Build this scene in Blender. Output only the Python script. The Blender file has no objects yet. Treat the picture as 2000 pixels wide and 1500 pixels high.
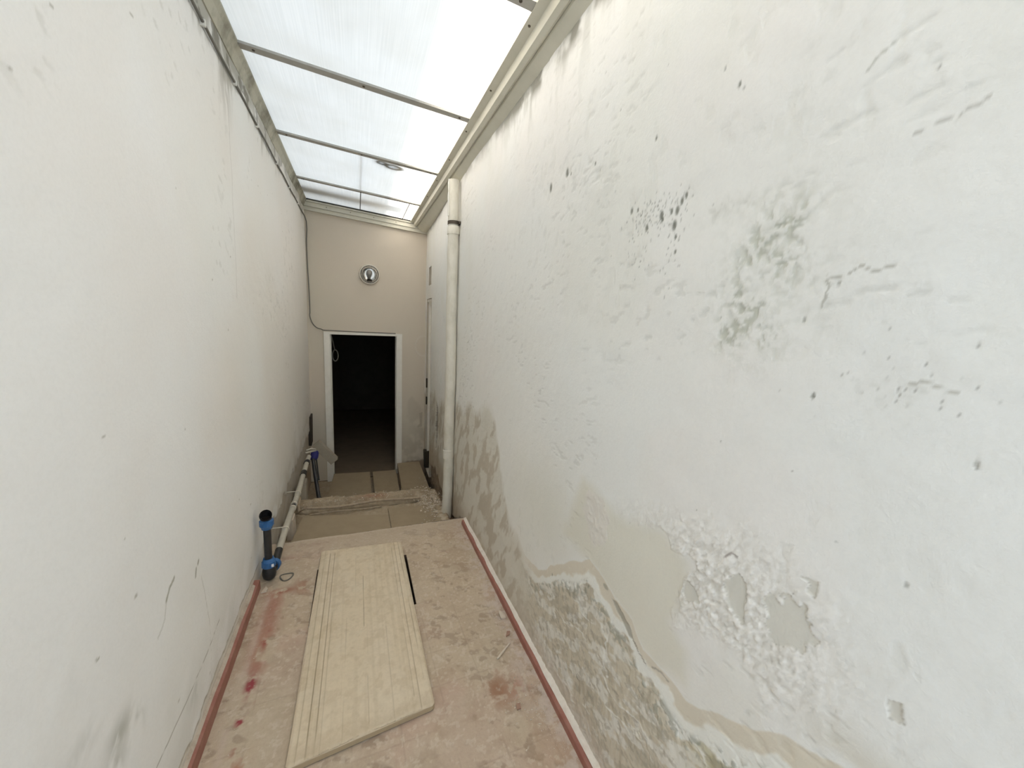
import bpy, bmesh, math, random
import numpy as np
from mathutils import Vector, Matrix
random.seed(7)
SC = 1.12                    # survey units -> metres
scene = bpy.context.scene
col = scene.collection

# ------------------------------------------------------------------ camera
CAM = (0.0, 0.0, 1.5)
YAW, PIT, ROL, FPX = 3.85602810e-01, -1.58028926e-01, 4.94855133e-02, 753.26
def cam_axes():
    cy, sy, cp, sp = math.cos(YAW), math.sin(YAW), math.cos(PIT), math.sin(PIT)
    cr, sr = math.cos(ROL), math.sin(ROL)
    f = Vector((sy*cp, cy*cp, sp)); r = Vector((cy, -sy, 0)); u = r.cross(f)
    return f, cr*r+sr*u, -sr*r+cr*u
f_, r_, u_ = cam_axes()
cd = bpy.data.cameras.new('camera'); co = bpy.data.objects.new('camera', cd); col.objects.link(co)
M = Matrix((r_, u_, -f_)).transposed().to_4x4(); M.translation = Vector(CAM)*SC
co.matrix_world = M
cd.sensor_width = 36; cd.lens = FPX/2000*36; cd.clip_start = .02; cd.clip_end = 200
scene.camera = co

# ------------------------------------------------------------------ light
w = bpy.data.worlds.new('sky'); scene.world = w; w.use_nodes = True
bg = w.node_tree.nodes['Background']; bg.inputs[0].default_value = (.80, .915, 1.03, 1); bg.inputs[1].default_value = 1.22
sd = bpy.data.lights.new('sun', 'SUN'); sd.energy = 19; sd.angle = math.radians(6); sd.color = (1, .94, .865)
so = bpy.data.objects.new('sun', sd); col.objects.link(so)
so.rotation_euler = Vector((.46, .05, -.89)).to_track_quat('-Z', 'Y').to_euler(); so.location = (-4, 0, 9)
scene.view_settings.view_transform = 'Standard'; scene.view_settings.look = 'None'
scene.cycles.max_bounces = 16; scene.cycles.diffuse_bounces = 10
scene.view_settings.exposure = 0.80; scene.view_settings.gamma = 1; scene.view_settings.use_curve_mapping = False

# ------------------------------------------------------------------ numpy noise
def _h(xi, yi, seed):
    n = (xi.astype(np.int64)*374761393 + yi.astype(np.int64)*668265263 + seed*144269504) & 0xffffffff
    n = ((n ^ (n >> 13))*1274126177) & 0xffffffff
    n = n ^ (n >> 16)
    return (n & 0xffffff)/float(0xffffff)
def vn(x, y, seed=0):
    xi = np.floor(x); yi = np.floor(y); fx = x-xi; fy = y-yi
    fx = fx*fx*(3-2*fx); fy = fy*fy*(3-2*fy)
    a = _h(xi, yi, seed); b = _h(xi+1, yi, seed); c = _h(xi, yi+1, seed); d = _h(xi+1, yi+1, seed)
    return (a*(1-fx)+b*fx)*(1-fy)+(c*(1-fx)+d*fx)*fy
def fbm(x, y, s=1., seed=0, o=4, ax=1., ay=1., rot=0.):
    if rot: x, y = x*math.cos(rot)-y*math.sin(rot), x*math.sin(rot)+y*math.cos(rot)
    x = x*s*ax; y = y*s*ay; t = 0; a = 1.; n = 0.
    for i in range(o):
        t = t+a*vn(x+17.3*i, y-9.1*i, seed+i*31); n += a; a *= .5; x = x*2.03; y = y*2.03
    return t/n
def ss(x, a, b):
    t = np.clip((x-a)/(b-a), 0, 1); return t*t*(3-2*t)
def segd(Y, Z, pts, closed=False):
    d = np.full(Y.shape, 1e9); n = len(pts)
    for i in range(n if closed else n-1):
        ax, ay = pts[i]; bx, by = pts[(i+1) % n]; vx, vy = bx-ax, by-ay
        t = np.clip(((Y-ax)*vx+(Z-ay)*vy)/(vx*vx+vy*vy+1e-12), 0, 1)
        d = np.minimum(d, np.hypot(Y-ax-t*vx, Z-ay-t*vy))
    return d
def pinside(Y, Z, pts):
    ins = np.zeros(Y.shape, bool); n = len(pts)
    for i in range(n):
        x1, y1 = pts[i]; x2, y2 = pts[(i+1) % n]
        if y1 == y2: continue
        ins ^= ((y1 > Z) != (y2 > Z)) & (Y < (x2-x1)*(Z-y1)/(y2-y1)+x1)
    return ins
def psd(Y, Z, pts):                      # signed distance, positive inside
    d = segd(Y, Z, pts, True); return np.where(pinside(Y, Z, pts), d, -d)
def mixc(C, m, c):
    return C*(1-m[..., None]) + np.array(c)*m[..., None]
def blob(Y, Z, y, z, sy, sz): return np.exp(-((Y-y)/sy)**2-((Z-z)/sz)**2)

# ------------------------------------------------------------------ materials
def mat(name, colr=(.5, .5, .5), rough=.7, metal=0., noise=0., nscale=20., dark=(.1, .1, .1), bump=0., bscale=60., stretch=(1, 1, 1), attr=False, spec=.3, detail=5.):
    m = bpy.data.materials.new(name); m.use_nodes = True; nt = m.node_tree; N = nt.nodes; L = nt.links
    b = N['Principled BSDF']; b.inputs['Roughness'].default_value = rough; b.inputs['Metallic'].default_value = metal
    b.inputs['Specular IOR Level'].default_value = spec
    g = N.new('ShaderNodeNewGeometry'); mp = N.new('ShaderNodeMapping'); mp.inputs['Scale'].default_value = stretch
    L.new(g.outputs['Position'], mp.inputs['Vector'])
    if attr:
        a = N.new('ShaderNodeAttribute'); a.attribute_name = 'stain'; src = a.outputs['Color']
    else:
        rgb = N.new('ShaderNodeRGB'); rgb.outputs[0].default_value = (*colr, 1); src = rgb.outputs[0]
    if noise > 0:
        n = N.new('ShaderNodeTexNoise'); n.inputs['Scale'].default_value = nscale; n.inputs['Detail'].default_value = detail
        n.inputs['Roughness'].default_value = .65
        L.new(mp.outputs[0], n.inputs['Vector'])
        cr = N.new('ShaderNodeValToRGB'); cr.color_ramp.elements[0].position = .42; cr.color_ramp.elements[1].position = .68
        cr.color_ramp.elements[0].color = (0, 0, 0, 1); cr.color_ramp.elements[1].color = (1, 1, 1, 1)
        L.new(n.outputs['Fac'], cr.inputs[0])
        mu = N.new('ShaderNodeMath'); mu.operation = 'MULTIPLY'; mu.inputs[1].default_value = noise; L.new(cr.outputs[0], mu.inputs[0])
        mx = N.new('ShaderNodeMix'); mx.data_type = 'RGBA'; L.new(mu.outputs[0], mx.inputs[0]); L.new(src, mx.inputs[6])
        mx.inputs[7].default_value = (*dark, 1); src = mx.outputs[2]
    L.new(src, b.inputs['Base Color'])
    if bump > 0:
        n2 = N.new('ShaderNodeTexNoise'); n2.inputs['Scale'].default_value = bscale; n2.inputs['Detail'].default_value = 4
        L.new(mp.outputs[0], n2.inputs['Vector'])
        bp = N.new('ShaderNodeBump'); bp.inputs['Strength'].default_value = bump; bp.inputs['Distance'].default_value = .004
        L.new(n2.outputs['Fac'], bp.inputs['Height']); L.new(bp.outputs[0], b.inputs['Normal'])
    return m
M_wall = mat('painted plaster', attr=True, rough=.85, noise=.06, nscale=90, dark=(.45, .45, .42), bump=.22, bscale=130, spec=.25)
M_floor = mat('dusty terracotta', attr=True, rough=.85, noise=.22, nscale=55, dark=(.33, .24, .18), bump=.35, bscale=90, spec=.2)
M_dirt = mat('dusty rubble', attr=True, rough=.95, noise=.35, nscale=38, dark=(.20, .15, .10), bump=.8, bscale=60, spec=.1)
M_wood = mat('dusty pale wood', attr=True, rough=.8, noise=.22, nscale=45, dark=(.42, .34, .24), bump=.3, bscale=70, spec=.2)
M_dustb = mat('dusty chipboard', (.36, .29, .20), .9, noise=.3, nscale=12, dark=(.27, .21, .145), bump=.4, bscale=50, spec=.1)
M_frame = mat('cream painted frame', (.62, .60, .51), .55, noise=.35, nscale=9, dark=(.52, .50, .41), bump=.1, bscale=40)
M_alu = mat('grey aluminium bar', (.44, .425, .39), .5, metal=.15, noise=.3, nscale=30, dark=(.35, .335, .30))
M_ledge = mat('grimy frame', (.50, .48, .39), .75, noise=.95, nscale=4.2, dark=(.17, .155, .115), bump=.3, bscale=40)
M_dark = mat('dark rubber seal', (.03, .027, .022), .8)
M_screw = mat('rusty screw', (.10, .08, .06), .6, metal=.4)
M_case = mat('white painted door frame', (.82, .80, .74), .6, noise=.25, nscale=16, dark=(.66, .62, .54), bump=.15)
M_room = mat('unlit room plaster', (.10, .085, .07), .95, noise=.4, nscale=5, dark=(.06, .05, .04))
M_red = mat('red skirting tile', (.30, .125, .095), .55, noise=.5, nscale=14, dark=(.40, .22, .17), bump=.2)
M_redtop = mat('dusty skirting mortar', (.74, .69, .62), .9, noise=.5, nscale=25, dark=(.60, .50, .43), bump=.5)
M_pipe = mat('painted downpipe', (.72, .69, .61), .6, noise=.7, nscale=10, dark=(.54, .51, .42), bump=.5, bscale=45, stretch=(1, 1, .45))
M_nearblack = mat('near-black matt', (.05, .04, .03), .95)  # near-black fittings, also the painted dark of a hole and the pipe mouth
M_black = mat('black polyethylene', (.018, .018, .02), .38, spec=.5, noise=.25, nscale=20, dark=(.08, .075, .065))
M_blue = mat('blue fitting plastic', (.03, .13, .34), .42, spec=.5, noise=.4, nscale=25, dark=(.10, .19, .34))
M_navy = mat('dark blue valve', (.03, .03, .16), .5)
M_grey = mat('grey plastic pipe', (.50, .47, .40), .6, noise=.4, nscale=22, dark=(.38, .34, .27), bump=.2)
M_clamp = mat('pale plastic clamp', (.62, .58, .50), .6)
M_cable = mat('grey cable', (.16, .15, .13), .6)
M_clip = mat('white cable clip', (.7, .69, .64), .5)
M_cord = mat('dusty cord', (.42, .34, .25), .85, noise=.4, nscale=40, dark=(.2, .15, .1))
M_chip = mat('plaster flake', (.62, .55, .46), .9, noise=.3, nscale=60, dark=(.5, .4, .32), bump=.4)
M_redchip = mat('terracotta fragment', (.33, .2, .15), .9, noise=.3, nscale=60, dark=(.42, .32, .25))
M_chrome = mat('tarnished reflector', (.62, .60, .55), .16, metal=1.)
M_ring = mat('lamp rim', (.66, .62, .54), .4, spec=.5)
M_bulb = mat('milky bulb', (.30, .285, .255), .3, spec=.6)
M_brown = mat('raw earthy masonry', (.17, .11, .07), .95, noise=.5, nscale=25, dark=(.09, .06, .04), bump=.8, bscale=40)
M_ext = mat('outer render', (.55, .52, .47), .9)
M_patch = mat('white sticker', (.85, .86, .88), .2, spec=.6)

def glassmat():
    m = bpy.data.materials.new('lamp glass'); m.use_nodes = True; b = m.node_tree.nodes['Principled BSDF']
    b.inputs['Transmission Weight'].default_value = 1; b.inputs['Roughness'].default_value = .02; b.inputs['IOR'].default_value = 1.15
    return m
M_glass = glassmat()
def panemats():
    m = bpy.data.materials.new('opal polycarbonate sheet'); m.use_nodes = True; nt = m.node_tree; N = nt.nodes; L = nt.links
    N.remove(N['Principled BSDF']); out = N['Material Output']
    g = N.new('ShaderNodeNewGeometry')
    mp = N.new('ShaderNodeMapping'); mp.inputs['Scale'].default_value = (1, .012, 0); L.new(g.outputs['Position'], mp.inputs['Vector'])
    n = N.new('ShaderNodeTexNoise'); n.inputs['Scale'].default_value = 160; n.inputs['Detail'].default_value = 2; L.new(mp.outputs[0], n.inputs['Vector'])
    cr = N.new('ShaderNodeValToRGB'); cr.color_ramp.elements[0].position = .3; cr.color_ramp.elements[1].position = .7
    cr.color_ramp.elements[0].color = (.655, .64, .62, 1); cr.color_ramp.elements[1].color = (.725, .705, .685, 1)
    L.new(n.outputs['Fac'], cr.inputs[0])
    n2 = N.new('ShaderNodeTexNoise'); n2.inputs['Scale'].default_value = 3; n2.inputs['Detail'].default_value = 5; L.new(g.outputs['Position'], n2.inputs['Vector'])
    cr2 = N.new('ShaderNodeValToRGB'); cr2.color_ramp.elements[0].position = .3; cr2.color_ramp.elements[1].position = .6
    cr2.color_ramp.elements[0].color = (.92, .91, .89, 1); cr2.color_ramp.elements[1].color = (1, 1, 1, 1); L.new(n2.outputs['Fac'], cr2.inputs[0])
    mx = N.new('ShaderNodeMix'); mx.data_type = 'RGBA'; mx.blend_type = 'MULTIPLY'; mx.inputs[0].default_value = 1
    L.new(cr.outputs[0], mx.inputs[6]); L.new(cr2.outputs[0], mx.inputs[7])
    tr = N.new('ShaderNodeBsdfTranslucent'); L.new(mx.outputs[2], tr.inputs[0])
    df = N.new('ShaderNodeBsdfDiffuse'); df.inputs[0].default_value = (.8, .78, .74, 1)
    ms = N.new('ShaderNodeMixShader'); ms.inputs[0].default_value = .15; L.new(tr.outputs[0], ms.inputs[1]); L.new(df.outputs[0], ms.inputs[2])
    L.new(ms.outputs[0], out.inputs[0])
    m2 = bpy.data.materials.new('clear polycarbonate skin'); m2.use_nodes = True; nt = m2.node_tree; N = nt.nodes; L = nt.links
    N.remove(N['Principled BSDF']); t = N.new('ShaderNodeBsdfTransparent'); t.inputs[0].default_value = (.95, .95, .94, 1)
    gl = N.new('ShaderNodeBsdfGlossy'); gl.inputs['Roughness'].default_value = .2
    ms = N.new('ShaderNodeMixShader'); ms.inputs[0].default_value = .05; L.new(t.outputs[0], ms.inputs[1]); L.new(gl.outputs[0], ms.inputs[2])
    L.new(ms.outputs[0], N['Material Output'].inputs[0])
    return m, m2
M_opal, M_clear = panemats()

# ------------------------------------------------------------------ objects
BASE = {}
def tag(o, label=None, cat=None, group=None, kind=None):
    for k, v in (('label', label), ('category', cat), ('group', group), ('kind', kind)):
        if v: o[k] = v
    return o
def root(name, loc, label=None, cat=None, group=None, kind=None):
    o = bpy.data.objects.new(name, None); o.empty_display_size = .05; col.objects.link(o)
    o.location = Vector(loc)*SC; BASE[o.name] = Vector(loc); return tag(o, label, cat, group, kind)
def finish(name, me, mats, parent, pts, smooth):
    """pts: Nx3 numpy in survey units, absolute"""
    if parent is not None: base = BASE[parent.name]
    else:
        mn, mx = pts.min(0), pts.max(0); base = Vector(((mn[0]+mx[0])/2, (mn[1]+mx[1])/2, mn[2]))
    me.vertices.foreach_set('co', ((pts-np.array(base))*SC).astype(np.float32).ravel())
    for m in (mats if isinstance(mats, (list, tuple)) else [mats]): me.materials.append(m)
    o = bpy.data.objects.new(name, me); col.objects.link(o); BASE[o.name] = base
    if parent is not None: o.parent = parent; o.location = (base-BASE[parent.name])*SC
    else: o.location = base*SC
    if smooth: me.polygons.foreach_set('use_smooth', np.ones(len(me.polygons), bool))
    me.update(); return o
class MB:
    def __init__(s): s.bm = bmesh.new()
    def poly(s, vs, faces, mi=0):
        v = [s.bm.verts.new(p) for p in vs]
        for f in faces:
            try: fc = s.bm.faces.new([v[i] for i in f]); fc.material_index = mi
            except ValueError: pass
        return s
    def box(s, a, b, bev=0.):
        x0, y0, z0 = a; x1, y1, z1 = b
        n0 = len(s.bm.verts)
        s.poly([(x0,y0,z0),(x1,y0,z0),(x1,y1,z0),(x0,y1,z0),(x0,y0,z1),(x1,y0,z1),(x1,y1,z1),(x0,y1,z1)],
               [(0,3,2,1),(4,5,6,7),(0,1,5,4),(1,2,6,5),(2,3,7,6),(3,0,4,7)])
        if bev:
            s.bm.verts.ensure_lookup_table(); vs = set(s.bm.verts[n0:])
            bmesh.ops.bevel(s.bm, geom=[e for e in s.bm.edges if e.verts[0] in vs], offset=bev, segments=2, affect='EDGES', profile=.7)
        return s
    def prism(s, prof, axis, a, b):      # profile (p,q) extruded along axis between a and b
        n = len(prof)
        def P(p, q, t): return {'y': (p, t, q), 'x': (t, p, q), 'z': (p, q, t)}[axis]
        vs = [P(p, q, a) for p, q in prof]+[P(p, q, b) for p, q in prof]
        fs = [tuple(range(n)), tuple(range(2*n-1, n-1, -1))]+[(i, i+n, (i+1) % n+n, (i+1) % n) for i in range(n)]
        return s.poly(vs, fs)
    def tube(s, pts, r, seg=14, cap=True, closed=False):
        pts = [Vector(p) for p in pts]; n = len(pts); rs = r if isinstance(r, (list, tuple)) else [r]*n
        rings = []; up = None
        for i, p in enumerate(pts):
            if closed: d = pts[(i+1) % n]-pts[i-1]
            else: d = pts[min(i+1, n-1)]-pts[max(i-1, 0)]
            d.normalize()
            if up is None: up = Vector((0, 0, 1)) if abs(d.z) < .9 else Vector((1, 0, 0))
            a = up-d*up.dot(d); a.normalize(); up = a; b = d.cross(a)
            rings.append([s.bm.verts.new(p+(a*math.cos(t)+b*math.sin(t))*rs[i]) for t in [2*math.pi*k/seg for k in range(seg)]])
        for i in range(n if closed else n-1):
            A, B = rings[i], rings[(i+1) % n]
            for k in range(seg): s.bm.faces.new((A[k], A[(k+1) % seg], B[(k+1) % seg], B[k]))
        if cap and not closed: s.bm.faces.new(rings[0][::-1]); s.bm.faces.new(rings[-1])
        return s
    def lathe(s, prof, c, d, seg=28):    # prof [(t along d, radius)], centre c, direction d; last point may close on itself
        d = Vector(d).normalized(); a = d.orthogonal().normalized(); b = d.cross(a); c = Vector(c); rings = []
        for t, r in prof:
            if r < 1e-6: rings.append([s.bm.verts.new(c+d*t)])
            else: rings.append([s.bm.verts.new(c+d*t+(a*math.cos(q)+b*math.sin(q))*r) for q in [2*math.pi*k/seg for k in range(seg)]])
        for A, B in zip(rings, rings[1:]):
            for k in range(seg):
                k2 = (k+1) % seg
                if len(A) == 1 and len(B) == 1: break
                if len(A) == 1: s.bm.faces.new((A[0], B[k2], B[k]))
                elif len(B) == 1: s.bm.faces.new((A[k], A[k2], B[0]))
                else: s.bm.faces.new((A[k], A[k2], B[k2], B[k]))
        return s
    def rough(s, amp, sc=20, seed=0):
        from mathutils import noise
        for v in s.bm.verts: v.co += noise.noise_vector(v.co*sc+Vector((seed, seed, seed)))*amp
        return s
    def build(s, name, m, parent=None, smooth=False, recalc=True):
        if recalc: bmesh.ops.recalc_face_normals(s.bm, faces=s.bm.faces)
        me = bpy.data.meshes.new(name); s.bm.to_mesh(me); s.bm.free()
        a = np.zeros(len(me.vertices)*3, np.float32); me.vertices.foreach_get('co', a)
        o = finish(name, me, m, parent, a.reshape(-1, 3).astype(float), False)
        if smooth:
            me.polygons.foreach_set('use_smooth', np.ones(len(me.polygons), bool))
            try: me.set_sharp_from_angle(angle=math.radians(38))
            except Exception: pass
        return o
def grid(name, P, C, m, parent=None, hole=None, flip=False, extra=None, smooth=True):
    """P: (a,b,3) points, C: (a,b,3) albedo, hole: (a-1,b-1) bool of removed cells; extra=(pts,faces,colour) closing geometry"""
    a, b = P.shape[:2]; idx = np.arange(a*b).reshape(a, b)
    q = np.stack([idx[:-1, :-1], idx[1:, :-1], idx[1:, 1:], idx[:-1, 1:]], -1)
    if flip: q = q[..., ::-1]
    q = q.reshape(-1, 4)
    if hole is not None: q = q[~hole.reshape(-1)]
    pts = P.reshape(-1, 3); cc = C.reshape(-1, 3)
    if extra:
        ep, ef, ec = extra; n0 = len(pts); q = np.vstack([q, np.array(ef)+n0]); pts = np.vstack([pts, np.array(ep)]); cc = np.vstack([cc, np.tile(np.array(ec), (len(ep), 1))])
    me = bpy.data.meshes.new(name); me.vertices.add(len(pts)); me.loops.add(len(q)*4); me.polygons.add(len(q))
    me.loops.foreach_set('vertex_index', q.astype(np.int32).ravel())
    me.polygons.foreach_set('loop_start', np.arange(0, len(q)*4, 4, dtype=np.int32))
    me.update(calc_edges=True)
    at = me.attributes.new('stain', 'FLOAT_COLOR', 'POINT')
    at.data.foreach_set('color', np.hstack([cc, np.ones((len(cc), 1))]).astype(np.float32).ravel())
    o = finish(name, me, m, parent, pts, smooth)
    if extra and smooth:
        sm = np.ones(len(q), bool); sm[-len(extra[1]):] = False; me.polygons.foreach_set('use_smooth', sm)
    me.validate(); return o
def lin(*segs):
    out = []
    for a, b, n in segs: out += list(np.linspace(a, b, n, endpoint=False))
    return np.array(out+[segs[-1][1]])

XL, XR, YE = -.53, .74, 5.1
def xr(Y): return XR+np.clip(Y-2.75, 0, 9)*.036
def zs(x): return 2.735-.0714*(x+.5)

# ------------------------------------------------------------------ right wall
ys = lin((-1.2, .1, 20), (.1, 1.05, 360), (1.05, 2.0, 230), (2.0, 3.0, 150), (3.0, 4.58, 150), (4.58, 4.98, 30), (4.98, 5.15, 12))
zz = lin((-.7, 0, 60), (0, 1.35, 400), (1.35, 1.735, 80), (1.735, 1.89, 30), (1.89, 2.1, 40), (2.1, 2.62, 90))
Y, Z = np.meshgrid(ys, zz, indexing='ij')
PAINT = (.805, .80, .77)
C = np.tile(np.array(PAINT), Y.shape+(1,)); D = np.zeros(Y.shape)
C = mixc(C, .5*ss(fbm(Y, Z, 1.1, 3), .4, .65), (.785, .80, .79))
C = mixc(C, .5*ss(fbm(Y, Z, 1.7, 9), .45, .7), (.815, .785, .755))
C = mixc(C, .4*ss(fbm(Y, Z, 2.2, 19, ax=1.8, ay=.8), .5, .75), (.765, .76, .70))
D += (fbm(Y, Z, 2.5, 5, 3)-.5)*.012 + (fbm(Y, Z, 22, 6, 3, rot=.3)-.5)*.0022
# small scattered scars and strokes
low = ss(fbm(Y, Z, 2.6, 40, 3), .50, .68)
st = ss(fbm(Y, Z, 46, 41, 3, ax=.55, ay=1.5, rot=.12), .64, .76)*low
C = mixc(C, .18*st, (.38, .38, .33)); D -= st*.0012
st2 = ss(fbm(Y, Z, 24, 48, 4, ax=1.2, ay=.8), .62, .72)*ss(fbm(Y, Z, 1.9, 43, 2), .5, .65)
C = mixc(C, .14*st2, (.60, .60, .54)); D -= st2*.001
# lower stain zone below the tide line
ty = [-1.2, .12, .283, .326, .378, .434, .503, .583, .652, .74, .795, .878, .952, 1.031, 1.161, 1.317, 1.402, 1.55, 1.75, 1.9, 2.05, 2.3, 2.86, 3.4, 5.1]
tz = [.95, .86, .792, .758, .745, .692, .659, .607, .605, .601, .67, .65, .679, .694, .611, .488, .42, .40, .5, .66, .95, 1.0, .9, .75, .6]
T = np.interp(Y, ty, tz)+(fbm(Y, Z, 9, 50, 4)-.5)*.05
d = T-Z
far = ss(Y, 1.35, 1.7); near = 1-far
brown = ss(d, 0, .006)*near
C = mixc(C, brown*.9, (.665, .61, .505))
wv = fbm(Y, Z, 26, 52, 4, rot=.7, ax=.6)
wh = ss(d+(wv-.5)*.05, .04, .052)*near
C = mixc(C, wh, (.80, .80, .755))
ol = ss(d+(wv-.5)*.09, .085, .10)*near
mott = fbm(Y, Z, 15, 55, 5, ax=.65, ay=1.2, rot=.3)
C = mixc(C, ol, (.60, .55, .45))
C = mixc(C, ol*ss(mott, .5, .62)*.6, (.46, .42, .335))
C = mixc(C, ol*ss(fbm(Y, Z, 22, 57, 5, ax=.55, ay=1.25, rot=.35), .5, .57)*.75, (.74, .725, .67))
C = mixc(C, ol*blob(Y, Z, .50, .56, .10, .07)*.5, (.50, .47, .26))
edge = ss(d, .07, .09)*(1-ss(d, .11, .16))*near*ss(fbm(Y, Z, 60, 59, 3), .52, .62)
C = mixc(C, ol*ss(fbm(Y, Z, 70, 58, 4, ax=.7), .55, .64)*.5, (.36, .33, .265))
C = mixc(C, edge*.6, (.30, .31, .26)); D += edge*.002
D += ol*(fbm(Y, Z, 45, 61, 4, ax=1.3, ay=.6)-.5)*.006 + wh*.001
vein = (1-ss(np.abs(fbm(Y, Z, 9, 63, 5, rot=.3, ax=.7, ay=1.2)-.5), .005, .03))*ss(fbm(Y, Z, 7, 64, 3), .42, .58)
C = mixc(C, ol*vein*.8, (.80, .79, .745)); D += ol*vein*.0012
C = mixc(C, ss(.16-Z+(wv-.5)*.12, 0, .12)*.65*ss(Y, .5, .8), (.60, .53, .455))
# far streaky stain beside the downpipe
fs = ss(d+(fbm(Y, Z, 5, 65, 4)-.5)*.2, 0, .12)*far
C = mixc(C, fs*.62, (.60, .565, .475))
C = mixc(C, fs*ss(fbm(Y, Z, 13, 66, 5, ax=1.4, ay=.6, rot=-.5), .48, .62)*.7, (.47, .41, .325))
C = mixc(C, fs*(1-ss(np.abs(d-.03), .005, .025))*.6, (.70, .68, .60))
D += fs*(fbm(Y, Z, 20, 67, 4)-.5)*.005
C = mixc(C, far*ss(.10-Z+(wv-.5)*.1, 0, .15)*.5, (.45, .36, .27))
# smooth beige damp area
bp = [(1.10, .95), (.973, .925), (.85, .935), (.72, .955), (.64, .93), (.625, .86), (.655, .753), (.60, .72), (.60, .64), (.69, .60), (.90, .66), (1.05, .70), (1.2, .70)]
bs = ss(psd(Y, Z, bp)+(fbm(Y, Z, 8, 70, 3)-.5)*.04, -.04, .02)*(1-ss(d, -.01, .01))
C = mixc(C, bs*.72, (.70, .675, .575))
bs2 = blob(Y, Z, 1.35, .72, .22, .2)*(1-ss(d, -.02, .02)); C = mixc(C, bs2*.45, (.64, .62, .52))
bs3 = blob(Y, Z, .24, .82, .10, .05)*(1-ss(d, -.03, .0)); C = mixc(C, bs3*.7, (.62, .585, .50))
# flaking crust of paint
cp = [(1.0, .93), (.88, 1.0), (.76, 1.05), (.65, 1.09), (.546, 1.13), (.44, 1.15), (.35, 1.14), (.28, 1.08), (.235, .98), (.25, .88), (.31, .80), (.36, .73), (.42, .70), (.48, .77),
      (.54, .80), (.60, .77), (.66, .745), (.655, .83), (.64, .9), (.604, .964), (.652, .949), (.686, .95), (.728, .984), (.78, .954), (.86, .945)]
cn = (fbm(Y, Z, 34, 72, 4)-.5)
cs = psd(Y, Z, cp)
inner = ss(segd(Y, Z, [(.62, .965), (.60, .94), (.64, .84), (.56, .80), (.50, .86), (.47, .78)]), .10, .0)
crL = segd(Y, Z, [(.86, .945), (.78, .954), (.728, .984), (.686, .95), (.652, .949), (.604, .964), (.64, .90), (.629, .853), (.655, .83), (.66, .745)])
sharp = 1-ss(crL, .02, .10)
fall = (ss(cs+cn*.03, 0, .004)*sharp+ss(cs+cn*.12, .0, .07)*(1-sharp))*np.clip(.25+1.0*np.exp(-((Y-.55)/.17)**2-((Z-.92)/.12)**2), 0, 1)
rid = np.abs(fbm(Y, Z, 62, 74, 4, ax=.55, ay=1.5, rot=.85)-.5)*2
flk = ss(fbm(Y, Z, 105, 76, 3, rot=.8, ax=.6), .48, .58)
crust = fall*(1-ss(psd(Y, Z, [(.80, .945), (.61, .95), (.64, .90), (.64, .88), (.70, .90)]), -.01, .01))
h1 = ss(psd(Y, Z, [(.530, .962), (.500, 1.003), (.478, .985), (.479, .905), (.506, .905)])+cn*.02, -.001, .002)
h2 = ss(psd(Y, Z, [(.467, .985), (.42, 1.013), (.384, 1.02), (.350, 1.005), (.335, .975), (.36, .93), (.395, .915), (.425, .92), (.429, .955)])+cn*.05, -.001, .002)
h3 = ss(psd(Y, Z, [(.395, 1.075), (.357, 1.083), (.360, 1.050), (.377, 1.052), (.372, 1.068)])+cn*.01, -.001, .002)
h4 = ss(psd(Y, Z, [(.245, .965), (.232, .972), (.225, .945), (.24, .94)])+cn*.01, -.001, .002)
h5 = ss(psd(Y, Z, [(.640, .90), (.60, .90), (.58, .87), (.61, .855), (.64, .86)])+cn*.04, -.001, .003)
holes = np.maximum.reduce([h1, h2, h3, h4, h5])
C = mixc(C, crust*.5, (.83, .81, .77))
C = mixc(C, crust*ss(rid, .25, .0)*.22, (.55, .53, .47))
fk2 = ss(fbm(Y, Z, 120, 77, 4, rot=.8, ax=.55), .50, .60)
C = mixc(C, crust*fk2*.38, (.56, .53, .47)); C = mixc(C, crust*(1-fk2)*ss(rid, .1, .3)*.3, (.90, .885, .85))
D += crust*(.0012+rid*.0042+flk*.0018-fk2*.001)
C = mixc(C, holes*.95, (.66, .645, .59)); D = D*(1-holes)+holes*(-.0005)
he = ss(holes, .1, .5)*(1-ss(holes, .5, .95)); C = mixc(C, he*.5, (.36, .34, .29))
# pinkish rough column
wc = ss(psd(Y, Z, [(1.10, .86), (1.06, .93), (.99, .95), (.93, .91), (.925, .83), (.96, .77), (1.01, .735), (1.05, .78)])+(fbm(Y, Z, 14, 78, 4)-.5)*.07, -.004, .012)
C = mixc(C, wc*.65, (.735, .70, .66)); D += wc*(fbm(Y, Z, 60, 79, 3)-.4)*.004
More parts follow.
